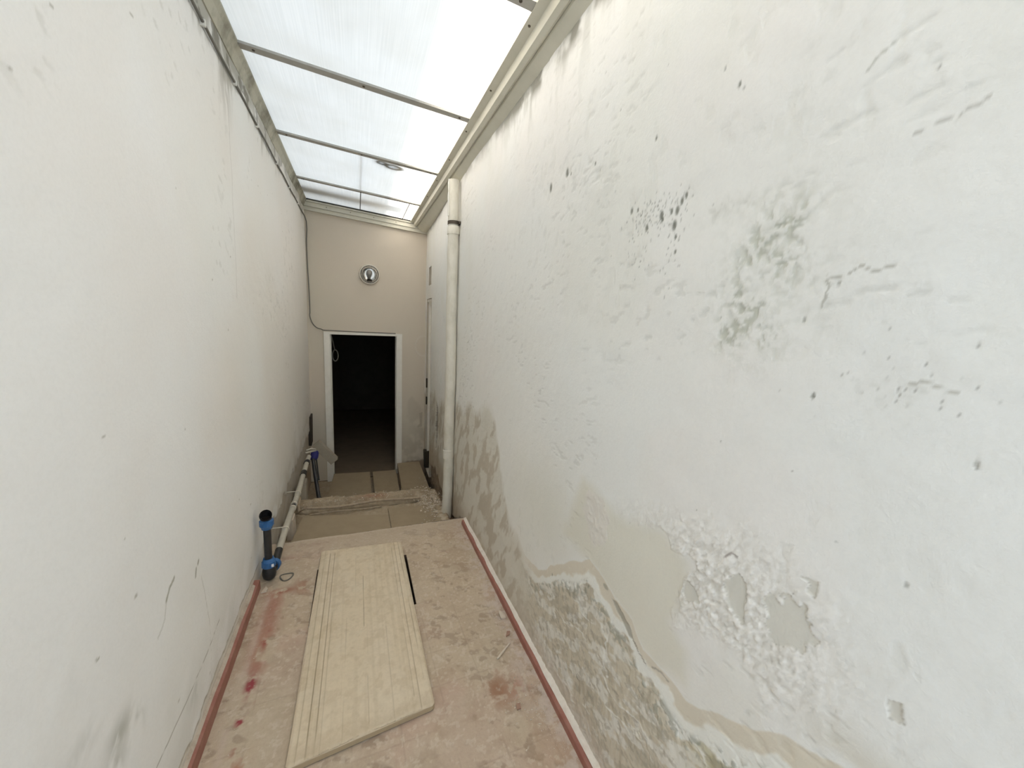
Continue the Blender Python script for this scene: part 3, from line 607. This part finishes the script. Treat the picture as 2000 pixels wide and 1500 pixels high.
# outside above the roof
slab('roof_shade_beam', (-.54, 4.58, 2.80), (.38, 4.80, 2.86), M_ext)  # unseen beam added above the sheets to cast a dark band
slab('wall_shade_left', (-.75, -1.2, 2.74), (-.56, 5.2, 4.60), M_ext)  # unseen wall, height set to shade the left of the sheets
slab('wall_shade_end', (-.75, 5.21, 2.66), (.9, 5.35, 3.1), M_ext)  # unseen parapet added to shade the far end of the sheets
slab('wall_outer_right', (.84, -1.2, 2.81), (.95, 5.2, 2.95), M_ext)

# figure-eight loop lying on the roof sheet
b = MB()
for cx_, cy_, ra, rb, wd in ((.200, 3.432, .045, .040, .026), (.290, 3.462, .072, .056, .034)):
    n = 40; vs = []
    for zo in (.0086, .030):
        for k_ in (1, 0):
            for q in range(n):
                t = 2*math.pi*q/n; x = cx_+(ra-wd*(1-k_))*math.cos(t); vs.append((x, cy_+(rb-wd*(1-k_)*.85)*math.sin(t), zs(x)+zo+(.0008 if cx_ > .25 else 0)))
    fs = []
    for q in range(n):
        r2 = (q+1) % n
        fs += [(q, r2, n+r2, n+q), (2*n+q, 3*n+q, 3*n+r2, 2*n+r2), (q, 2*n+q, 2*n+r2, r2), (n+q, n+r2, 3*n+r2, 3*n+q)]
    b.poly(vs, fs)
tag(b.build('cord_loop', M_cable), 'dark figure-eight loop of cord seen through the skylight sheet', 'cord')

# ------------------------------------------------------------------ downpipe
PX, PY, PR = .706, 3.10, .042
dp = root('downpipe', (PX, PY, -.32), 'cream painted vertical downpipe on right wall beside the step', 'pipe')
def wob(z): return .004*math.sin(z*2.1)+.002*math.sin(z*7)
b = MB(); n = 60; b.tube([(PX+wob(z), PY, z) for z in np.linspace(-.20, 2.20, n)], [PR*(1+.03*math.sin(i*1.3)) for i in range(n)], 24); b.rough(.0015, 18, 2)
b.build('pipe', M_pipe, dp, smooth=True)
b = MB(); b.tube([(PX+wob(z), PY, z) for z in np.linspace(2.16, 2.545, 14)], .0395, 24); b.rough(.0015, 20, 4); b.build('upper_pipe', M_pipe, dp, smooth=True)
b = MB(); b.lathe([(-.05, PR+.001), (-.05, PR+.006), (.0, PR+.0065), (.005, PR+.003), (.012, PR+.002)], (PX, PY, 2.20), (0, 0, 1), 28); b.build('socket', M_pipe, dp, smooth=True)
b = MB(); b.lathe([(-.012, PR), (-.012, PR+.005), (.012, PR+.005), (.012, PR)], (PX, PY, 2.235), (0, 0, 1), 28); b.box((PX+.03, PY-.05, 2.226), (XR+.02, PY-.03, 2.244)); b.build('bracket', M_screw, dp, smooth=True)
b = MB(); b.lathe([(-.04, PR-.001), (-.04, PR+.005), (.03, PR+.005), (.036, PR)], (PX, PY, .38), (0, 0, 1), 28); b.build('socket', M_pipe, dp, smooth=True)
b = MB(); b.tube([(PX-.045, PY-.012, z) for z in np.linspace(2.28, 2.545, 10)], [.005+.004*abs(math.sin(i*2.1)) for i in range(10)], 8); b.rough(.003, 60, 3); b.build('mortar_drip', M_clip, dp, smooth=True)

# ------------------------------------------------------------------ round lamp on the end wall
lx, lz, ly = .150, 1.985, YE
la = root('wall_lamp', (lx, ly, lz-.11), 'round bulkhead lamp with silvery reflector above the dark doorway', 'lamp')
b = MB(); b.lathe([(0, .118), (.02, .118), (.032, .112), (.034, .100), (.026, .094), (.020, .094)], (lx, ly-.002, lz), (0, -1, 0), 48); b.build('rim', M_ring, la, smooth=True)
b = MB(); b.lathe([(.024, .095), (.016, .088), (.010, .06), (.007, .03), (.006, 0)], (lx, ly-.002, lz), (0, -1, 0), 48); b.build('reflector', M_chrome, la, smooth=True)
b = MB(); b.lathe([(-.03, 0), (-.03, .016), (0, .018), (.02, .028), (.045, .036), (.07, .032), (.085, .018), (.09, 0)], (lx-.005, ly-.052, lz-.035), (.02, -.1, 1), 24); b.build('bulb', M_bulb, la, smooth=True)
b = MB(); b.box((lx-.03, ly-.07, lz-.085), (lx+.025, ly-.02, lz-.062), .004); b.build('lamp_holder', M_dark, la)
b = MB(); b.lathe([(.030, .098), (.048, .090), (.070, .065), (.082, .03), (.085, 0)], (lx, ly-.004, lz), (0, -1, 0), 40)
b.lathe([(.083, 0), (.080, .03), (.068, .064), (.046, .088), (.030, .096)], (lx, ly-.004, lz), (0, -1, 0), 40); b.build('glass_cover', M_glass, la, smooth=True)
b = MB(); b.lathe([(.0325, .1035), (.036, .1015), (.0365, .0995), (.034, .0985), (.031, .100)], (lx, ly-.002, lz), (0, -1, 0), 48); b.build('gasket', M_dark, la, smooth=True)

# ------------------------------------------------------------------ cable: along left wall top, down corner, over doorway
cb = root('electric_cable', (XL+.01, 3.0, 2.5), 'thin grey cable clipped along left wall top then down the far corner to the doorway', 'cable')
pts = []
for y in np.linspace(-1.2, 4.95, 60):
    k = ((y*1.0) % .62)/.62; pts.append((XL+.008, y, 2.548+.012*(y/5)-.006*math.sin(math.pi*k)+.008*math.sin(y*.9)))
pts += [(XL+.012, 5.03, 2.545), (XL+.022, 5.075, 2.50), (XL+.024, 5.084, 2.42)]
for z in np.linspace(2.3, 1.50, 14): pts.append((XL+.022+.006*math.sin(z*5), 5.086, z))
for t in np.linspace(0, 1, 12)[1:]:
    a = t*math.pi/2; pts.append((XL+.022+.115*(1-math.cos(a)), 5.085, 1.50-.185*math.sin(a)))
pts += [(-.375, 5.08, 1.305), (-.35, 5.075, 1.302), (.0, 5.078, 1.295), (.45, 5.078, 1.291)]
MB().tube(pts, .0055, 8).build('cord', M_cable, cb, smooth=True)
for y in (1.98, 2.39, 2.83, 3.42, 3.98, 4.5, 1.5):
    z = 2.548+.012*(y/5)-.006*math.sin(math.pi*((y % .62)/.62))+.008*math.sin(y*.9)
    MB().box((XL-.003, y-.006, z-.013), (XL+.016, y+.006, z+.011), .002).build('clip', M_clip, cb)

# ------------------------------------------------------------------ black riser with blue couplings
rx, ry = -.478, 2.325
rp = root('water_riser', (rx, ry, 0), 'short black water pipe with two blue compression couplings standing by left wall', 'pipe')
MB().tube([(rx, ry, .09), (rx+.001, ry, .35)], .0190, 24).build('pipe', M_black, rp, smooth=True)
for k in range(12):
    pass
def coupling(z0, flipz, name):
    s_ = -1 if flipz else 1; b = MB()
    b.lathe([(0, .020), (0, .026), (.014, .029), (.018, .033), (.048, .034), (.052, .031), (.056, .022)], (rx, ry, z0), (0, 0, s_), 32)
    for k in range(14):
        a = 2*math.pi*k/14; c, s2 = math.cos(a), math.sin(a)
        b.tube([(rx+c*.0332, ry+s2*.0332, z0+s_*.020), (rx+c*.0340, ry+s2*.0340, z0+s_*.048)], .002, 6)
    return b.build(name, M_blue, rp, smooth=True)
coupling(.308, False, 'coupling_nut')
coupling(.130, True, 'coupling_nut')
def elbow(c0, d0, d1, r, R, n=9):
    d0 = Vector(d0).normalized(); d1 = Vector(d1).normalized(); ax = d0.cross(d1); ang = d0.angle(d1); ax.normalize(); cen = Vector(c0)+ax.cross(d0)*R
    out = []
    for i in range(n+1):
        q = Matrix.Rotation(ang*i/n, 3, ax); out.append(cen+q @ (Vector(c0)-cen))
    return out, (Matrix.Rotation(ang, 3, ax) @ d0)
pp, dd = elbow((rx, ry, .3645), (0, 0, 1), (.1, -.86, .5), .027, .030)
b = MB(); pl = pp+[pp[-1]+dd*.012, pp[-1]+dd*.022]
n = len(pl); b.tube(pl, [.0265]*(n-2)+[.0300, .0300], 28, cap=False)
b.tube([pl[-1]]+pl[::-1][1:8], [.0300, .0235, .023, .023, .022, .022, .021, .020], 28, cap=False); b.build('elbow', M_black, rp, smooth=True, recalc=False)
MB().lathe([(0, 0), (0, .0245), (.003, .0245), (.003, 0)], (rx, ry, .3648), (0, 0, 1), 20).build('bore_shade', M_nearblack, rp)  # dark disc paints the shade inside the open elbow
b = MB(); b.lathe([(.078, .028), (.06, .033), (.035, .035), (.015, .031), (.003, .020), (.002, 0)], (rx, ry, 0), (0, 0, 1), 28); b.build('foot_elbow', M_black, rp, smooth=True)
b = MB(); b.tube([(rx+.005, ry+.01, .045), (rx+.012, ry+.05, .045)], .027, 24); b.build('side_socket', M_black, rp, smooth=True)
b = MB(); b.lathe([(0, .026), (.0, .034), (.026, .034), (.030, .022)], (rx+.012, ry+.045, .048), (.2, 1, 0), 26); b.build('coupling_nut', M_blue, rp, smooth=True)
b = MB(); b.box((rx+.018, ry-.034, .090), (rx+.030, ry-.024, .104), .003); b.build('patch', M_patch, rp)  # small glossy white block on the lower coupling

# ------------------------------------------------------------------ grey pipe run along left wall
gp = root('water_pipe', (-.46, 3.2, 0), 'grey pipe run clamped low along the left wall towards the doorway', 'pipe')
def gpos(t): return Vector((-.462+.010*t, 2.47+1.62*t, .048+.055*t+.010*math.sin(t*9)))
def seg(t0, t1, r, name, m, n=8):
    b = MB(); b.tube([gpos(t0+(t1-t0)*i/n) for i in range(n+1)], r, 18); return b.build(name, m, gp, smooth=True)
seg(-.032, .035, .021, 'black_sleeve', M_black, 3)
seg(.036, .36, .0195, 'pipe_section', M_grey); seg(.34,   .40, .0135, 'black_sleeve', M_black, 3); seg(.395, .72, .0200, 'pipe_section', M_grey)
seg(.715, .76, .024, 'black_sleeve', M_black, 3); seg(.76, .875, .0205, 'pipe_section', M_grey); seg(.87, .90, .026, 'black_sleeve', M_black, 3); seg(.90, .985, .0205, 'pipe_section', M_grey)
for t in (.17, .52):
    p = gpos(t); b = MB(); b.lathe([(-.006, .019), (-.006, .024), (.006, .024), (.006, .019)], p, gpos(t+.01)-gpos(t), 24); b.tube([(p.x-.012, p.y, p.z+.018), (XL-.01, p.y, p.z+.020)], .0038, 8)
    b.build('clamp', M_clamp, gp, smooth=True)
for t in (.36, .40, .725):
    p = gpos(t); b = MB(); b.lathe([(-.01, .019), (-.01, .023), (.01, .023), (.01, .019)], p, gpos(t+.01)-gpos(t), 20); b.build('pipe_collar', M_clamp, gp, smooth=True)

# valve, hose and conduit box at the far end of the pipe run
v = gpos(1.0)
vv = root('stop_valve', (v.x+.03, v.y+.02, v.z), 'dark blue stop valve at the far end of the grey pipe run', 'valve')
b = MB(); b.lathe([(-.05, 0), (-.05, .030), (-.02, .038), (.02, .036), (.04, .026), (.05, 0)], (v.x+.042, v.y+.05, v.z-.01), (.2, .3, 1), 18); b.build('body', M_navy, vv, smooth=True)
b = MB(); b.tube([(v.x-.02, v.y, v.z+.06), (v.x+.02, v.y-.005, v.z+.075), (v.x+.06, v.y, v.z+.065)], .008, 8); b.tube([(v.x-.03, v.y-.02, v.z+.04), (v.x+.06, v.y+.02, v.z+.045)], .008, 8); b.build('handle', M_grey, vv, smooth=True)
hs = MB(); hs.tube([(v.x+.035, v.y-.02, v.z-.03), (v.x+.05, v.y-.09, v.z-.10), (v.x+.075, v.y-.20, v.z-.20), (-.345, 3.74, -.19), (-.335, 3.66, -.235)], .0175, 12)
tag(hs.build('black_hose', M_black, smooth=True), 'black hose hanging down from the stop valve to the lower floor', 'hose')
hs = MB(); hs.tube([(v.x+.06, v.y+.02, v.z-.05), (v.x+.075, v.y-.06, v.z-.12), (v.x+.095, v.y-.17, v.z-.19)], .007, 8)
tag(hs.build('thin_hose', M_black, smooth=True), 'thin black hose beside the thicker one under the stop valve', 'hose')
# tilted conduit box
cbx = root('conduit_box', (-.37, 4.55, -.05), 'grey plastic conduit box leaning at an angle left of the doorway', 'box')
A = Vector((-.435, 4.50, .10)); B = Vector((-.255, 4.50, -.115)); dr = (B-A).normalized(); nn = Vector((dr.z, 0, -dr.x)); nn = -nn if nn.z < 0 else nn
def obox(A, B, n0, n1, y0, y1):
    ps = []
    for p in (A, B):
        for q in (n0, n1):
            for y in (y0, y1): ps.append(p+nn*q+Vector((0, y, 0)))
    return ps
FB = [(0,1,3,2),(4,6,7,5),(0,4,5,1),(2,3,7,6),(0,2,6,4),(1,5,7,3)]
M_cond = mat('grimy conduit plastic', (.40, .36, .29), .8, noise=.4, nscale=14, dark=(.28, .24, .18))
MB().poly(obox(A, B, -.035, .05, -.04, .05), FB).build('casing', M_cond, cbx)
MB().poly(obox(A+dr*.01, B-dr*.01, -.032, .047, -.046, -.0405), FB).build('cover', M_cond, cbx)
# near-black block painting the dark of a hole in far left corner
b = MB(); b.box((XL-.02, 4.90, -.05), (XL+.016, 5.09, .30), .006); b.rough(.010, 12, 8); tag(b.build('hole_shade', M_nearblack), kind='structure')

# plaster lumps under the pipe
def lump(name, c, s, seed, m, label=None, cat=None, group=None, sub=2, amp=.35):
    bm = bmesh.new(); bmesh.ops.create_icosphere(bm, subdivisions=sub, radius=1)
    from mathutils import noise
    for v_ in bm.verts:
        k = 1+amp*noise.noise(v_.co*1.4+Vector((seed, 0, 0))); v_.co = Vector((v_.co.x*s[0]*k+c[0], v_.co.y*s[1]*k+c[1], max(v_.co.z*s[2]*k, -s[2]*.55)+c[2]+s[2]*.5))
    b = MB(); b.bm.free(); b.bm = bm; o = b.build(name, m, smooth=(sub > 2)); return tag(o, label, cat, group)
b = MB(); b.box((-.50, 3.02, -.19), (-.452, 3.14, -.01), .012); b.rough(.007, 14, 5); tag(b.build('plaster_block', M_chip, smooth=False), 'pale plaster block under the grey pipe just beyond the step', 'rubble')
b = MB(); b.box((-.50, 3.66, -.26), (-.44, 3.80, -.0), .012); b.rough(.010, 14, 9); tag(b.build('plaster_block', M_cond), 'grimy plaster block under the far end of the grey pipe', 'rubble')
b = MB(); b.box((-.49, 3.50, -.20), (-.40, 3.60, -.12), .012); b.rough(.010, 14, 19); tag(b.build('plaster_block', M_dustb), 'dusty low plaster block beside the left end of the rubble ridge', 'rubble')

# ------------------------------------------------------------------ large pale door panel on the landing
c0, c1, c2, c3 = Vector((-.2245, 2.485)), Vector((.254, 2.455)), Vector((.262, 1.275)), Vector((-.238, 1.215))   # far-left, far-right, near-right, near-left
U, Vv = np.meshgrid(lin((0, 1, 150)), lin((0, 1, 320)), indexing='ij')
def quad(U, Vv):
    a = [np.array(c) for c in (c3, c2, c1, c0)]
    return (a[0]*((1-U)*(1-Vv))[..., None]+a[1]*(U*(1-Vv))[..., None]+a[2]*(U*Vv)[..., None]+a[3]*((1-U)*Vv)[..., None])
# rounded corners
def rc(u, v, r=.035, asp=.4):
    u2, v2 = u.copy(), v.copy()
    du = np.maximum(0, np.abs(u-.5)-(.5-r)); dv = np.maximum(0, np.abs(v-.5)-(.5-r*asp))/asp
    l = np.hypot(du, dv); k = np.where(l > r, r/np.maximum(l, 1e-9), 1)
    u2 = np.where(l > r, .5+np.sign(u-.5)*((.5-r)+du*k), u); v2 = np.where(l > r, .5+np.sign(v-.5)*((.5-r*asp)+dv*k*asp), v); return u2, v2
u2, v2 = rc(U, Vv)
jag = (fbm(u2*3, v2*0, 6, 600, 4)-.5)*.008*(1-ss(v2, 0, .03)); XY = quad(u2, v2); XY[..., 1] += jag
TZ = .026
C = np.tile(np.array((.66, .56, .415)), U.shape+(1,))
C = mixc(C, .5*ss(fbm(U, Vv, 3, 601, 4), .4, .65), (.68, .59, .46)); C = mixc(C, .35*ss(fbm(U, Vv, 18, 602, 5, ay=2.2), .5, .66), (.50, .40, .27))
C = mixc(C, .3*ss(fbm(U, Vv, 30, 603, 3, ax=1, ay=.05), .5, .7), (.50, .41, .28))
C = mixc(C, .35*ss(fbm(U, Vv, 10, 611, 4, ay=2), .58, .7), (.66, .58, .45))
H = np.zeros(U.shape)+(fbm(U, Vv, 30, 604, 3, ay=2)-.5)*.0012
for u0, va, vb, wd, k in ((.055, .0, 1, .0022, .4), (.115, 0, .97, .0032, .85), (.165, 0, .97, .0028, .7), (.20, 0, .55, .002, .35), (.50, .42, .75, .0018, .6), (.53, .20, .44, .0018, .5), (.52, .02, .2, .0014, .3), (.86, .05, .95, .002, .35), (.90, 0, 1, .0026, .55), (.955, .1, 1, .0022, .6), (.34, 0, .5, .0012, .25), (.70, 0, .4, .0012, .25), (.42, .5, .9, .0012, .2)):
    e = np.abs(U-u0-(fbm(Vv*0, Vv, 5, int(u0*1000), 2)-.5)*.006); g = (1-ss(e, wd*.5, wd*1.6))*ss(Vv, va-.001, va+.01)*(1-ss(Vv, vb-.01, vb+.001)); C = mixc(C, g*k, (.22, .165, .10)); H -= g*.0015
C = mixc(C, .4*ss(.06-Vv+(fbm(U, Vv, 9, 606, 4)-.5)*.06, 0, .05), (.47, .38, .27))
eu = np.minimum(np.minimum(U, 1-U)*.48, np.minimum(Vv, 1-Vv)*1.2); rnd = ss(eu, 0, .010); Zt = TZ-.005*(1-rnd)+H
P = np.concatenate([XY, Zt[..., None]+.0015], -1)
def ringidx(a, b): return [(i, 0) for i in range(a)]+[(a-1, j) for j in range(1, b)]+[(i, b-1) for i in range(a-2, -1, -1)]+[(0, j) for j in range(b-2, 0, -1)]
ri = ringidx(*U.shape); ep = []; ef = []; n = len(ri)
for i, j in ri: ep.append(P[i, j]); 
for i, j in ri: q = P[i, j].copy(); q[2] = .0035; ep.append(q)
for k in range(n): ef.append((k, n+k, n+(k+1) % n, (k+1) % n))
o = grid('wooden_panel', P, C, M_wood, extra=(ep, ef, (.40, .32, .21)))
tag(o, 'long pale grooved wooden panel lying on the red landing floor', 'board')

# ------------------------------------------------------------------ boards on the lower levels
def board(pts4, z, t, label, m=M_dustb, tilt=0., seed=1):
    b = MB(); n = 8; vs = []
    cs = [Vector((*p, 0)) for p in pts4]; c = sum(cs, Vector())/4
    for zz_ in (z-t, z):
        for k in range(4):
            a, d_ = cs[k], cs[(k+1) % 4]
            for i in range(n):
                p = a.lerp(d_, i/n); q = (p-c).normalized()*.004*(vn(np.array([k*7.+i*1.7]), np.array([seed*1.]), seed)[0]-.5)
                vs.append((p.x+q.x, p.y+q.y, zz_+tilt*(p.x-c.x)))
    N4 = 4*n; fs = [tuple(range(N4-1, -1, -1)), tuple(range(N4, 2*N4))]+[(i, (i+1) % N4, (i+1) % N4+N4, i+N4) for i in range(N4)]
    b.poly(vs, fs); return tag(b.build('floor_board', m), label, 'board')
board([(-.47, 2.80), (.225, 2.76), (.222, 3.135), (-.42, 3.30)], -.125, .022, 'dusty board just below the landing edge, on the left', tilt=.0, seed=3)
board([(.235, 2.78), (.66, 2.74), (.60, 3.27), (.23, 3.30)], -.150, .012, 'lower dusty board right of the gap just below the landing edge', seed=5)
board([(-.335, 4.15), (.125, 4.12), (.130, 5.02), (-.29, 5.06)], -.480, .03, 'dusty threshold board in front of the doorway, wider left one', seed=7)
board([(.165, 4.12), (.430, 4.12), (.452, 5.04), (.165, 5.04)], -.492, .02, 'small dusty threshold board in the middle of the doorway', seed=9)
board([(.44, 4.0), (.745, 4.0), (.755, 5.07), (.475, 5.07)], -.415, .08, 'raised dusty board right of the doorway under the end wall', seed=11)

# cords lying in front of the rubble ridge
def cordpath(off, z, r, label, x0, x1, name='dusty_cord', drop=True):
    pts = []
    if drop: pts += [(-.47, 3.52, -.06), (-.475, 3.46, -.10), (-.465, 3.40, -.135)]
    for x in np.linspace(x0, x1, 30): pts.append((x, 3.385+off-(x-.1)*.03+.010*math.sin(x*6)+.02*math.exp(-((x+.46)/.06)**2), z+.006*math.sin(x*11+off*50)))
    b = MB(); b.tube(pts, r, 8); tag(b.build(name, M_cord, smooth=True), label, 'cord')
cordpath(0, -.118, .011, 'thick dusty cord along the front of the rubble ridge', -.43, .52)
cordpath(-.05, -.143, .007, 'thin dusty cord on the floor before the thick one', -.38, .18, drop=False)

# cable loop inside the dark room
b = MB(); b.tube([(-.255+.032*math.cos(t), 5.275, .985+.070*math.sin(t)) for t in np.linspace(0, 2*math.pi, 28, endpoint=False)], .007, 8, closed=True)
b.tube([(-.258, 5.275, 1.05), (-.275, 5.26, 1.15), (-.298, 5.25, 1.25), (-.335, 5.243, 1.27)], .006, 8)
tag(b.build('hanging_cable', M_cable, smooth=True), 'looped cable hanging just inside the dark doorway', 'cable')

# ------------------------------------------------------------------ debris on the landing
def flake(name, pts, z, t, m, label, cat, seed=0):
    b = MB(); n = len(pts); r0 = random.Random(seed)
    vs = [(x, y, z) for x, y in pts]+[(x+r0.uniform(-.001, .001), y+r0.uniform(-.001, .001), z+t*r0.uniform(.7, 1.2)) for x, y in pts]
    fs = [tuple(range(n-1, -1, -1)), tuple(range(n, 2*n))]+[(i, (i+1) % n, (i+1) % n+n, i+n) for i in range(n)]
    b.poly(vs, fs); return tag(b.build(name, m), label, cat)
flake('plaster_flake', [(.664, 1.622), (.688, 1.625), (.690, 1.648), (.676, 1.680), (.666, 1.668)], .002, .008, M_chip, 'pale triangular plaster flake beside the right skirting', 'flake', 1)
flake('plaster_flake', [(-.497, 2.20), (-.47, 2.205), (-.468, 2.225), (-.482, 2.25)], .002, .008, M_chip, 'small pale plaster flake beside the left skirting below the black riser', 'flake', 2)
flake('tile_fragment', [(.648, 1.512), (.668, 1.518), (.678, 1.535), (.662, 1.538)], .002, .007, M_redchip, 'small brown tile fragment between plaster flake and splinter', 'fragment', 3)
flake('tile_fragment', [(.563, 1.165), (.580, 1.165), (.583, 1.185), (.568, 1.188)], .002, .006, M_redchip, 'small dark tile fragment near the lower right skirting', 'fragment', 4)
b = MB(); b.tube([(.566, 1.408, .006), (.61, 1.44, .008), (.652, 1.472, .006)], [.004, .005, .0035], 6); tag(b.build('wood_splinter', M_chip), 'thin pale splinter lying near the right skirting', 'splinter')
b = MB(); b.tube([(-.392+.030*math.cos(t)+.008*math.sin(2*t), 2.305+.035*math.sin(t), .006+.002*math.sin(3*t)) for t in np.linspace(0, 2*math.pi, 26, endpoint=False)], .0035, 6, closed=True)
tag(b.build('wire_ring', M_cable, smooth=True), 'small bent wire ring on the floor before the black riser', 'wire')
# crumbs of plaster dust: uncountable
rs = random.Random(3); b = MB()
def crumb(x, y, r):
    v = [(x+r*rs.uniform(-1, 1), y+r*rs.uniform(-1, 1), .0015+r*rs.uniform(-.3, 1)) for _ in range(5)]
    b.poly(v, [(0,1,2),(0,2,3),(0,3,1),(1,2,4),(2,3,4),(3,1,4)])
for i in range(1500):
    y = rs.uniform(.75, 2.55); x = .700-abs(rs.gauss(0, .035)); crumb(x, y, rs.uniform(.0008, .0028))
for i in range(500):
    y = rs.uniform(.95, 2.2); x = -.498+abs(rs.gauss(0, .04)); crumb(x, y, rs.uniform(.0008, .0024))
for i in range(90): crumb(rs.gauss(.60, .04), rs.gauss(1.17, .06), rs.uniform(.002, .005))
for i in range(500):
    x, y = rs.uniform(-.48, .69), rs.uniform(.9, 2.65)
    if not (-.25 < x < .29 and 1.2 < y < 2.5): crumb(x, y, rs.uniform(.0008, .0022))
tag(b.build('plaster_crumbs', M_chip), 'scattered pale plaster crumbs along both skirtings of the landing', 'crumbs', kind='stuff')
rs = random.Random(8); b = MB()
def crumb2(x, y, z, r):
    v = [(x+r*rs.uniform(-1, 1), y+r*rs.uniform(-1, 1), z+r*rs.uniform(-.6, 1)) for _ in range(5)]
    b.poly(v, [(0,1,2),(0,2,3),(0,3,1),(1,2,4),(2,3,4),(3,1,4)])
for i in range(420):
    x_, y_, r_0 = min(rs.gauss(.60, .06), .72), rs.gauss(3.27, .17), rs.uniform(.003, .012)
    if x_ > .62 and y_ < 3.20: continue
    crumb2(x_, y_, -.132, r_0)
for i in range(300): crumb2(rs.uniform(-.45, .6), rs.gauss(3.50, .05), -.112, rs.uniform(.002, .008))
tag(b.build('rubble_crumbs', M_chip), 'loose plaster rubble on the step by the foot of the downpipe', 'rubble', kind='stuff')
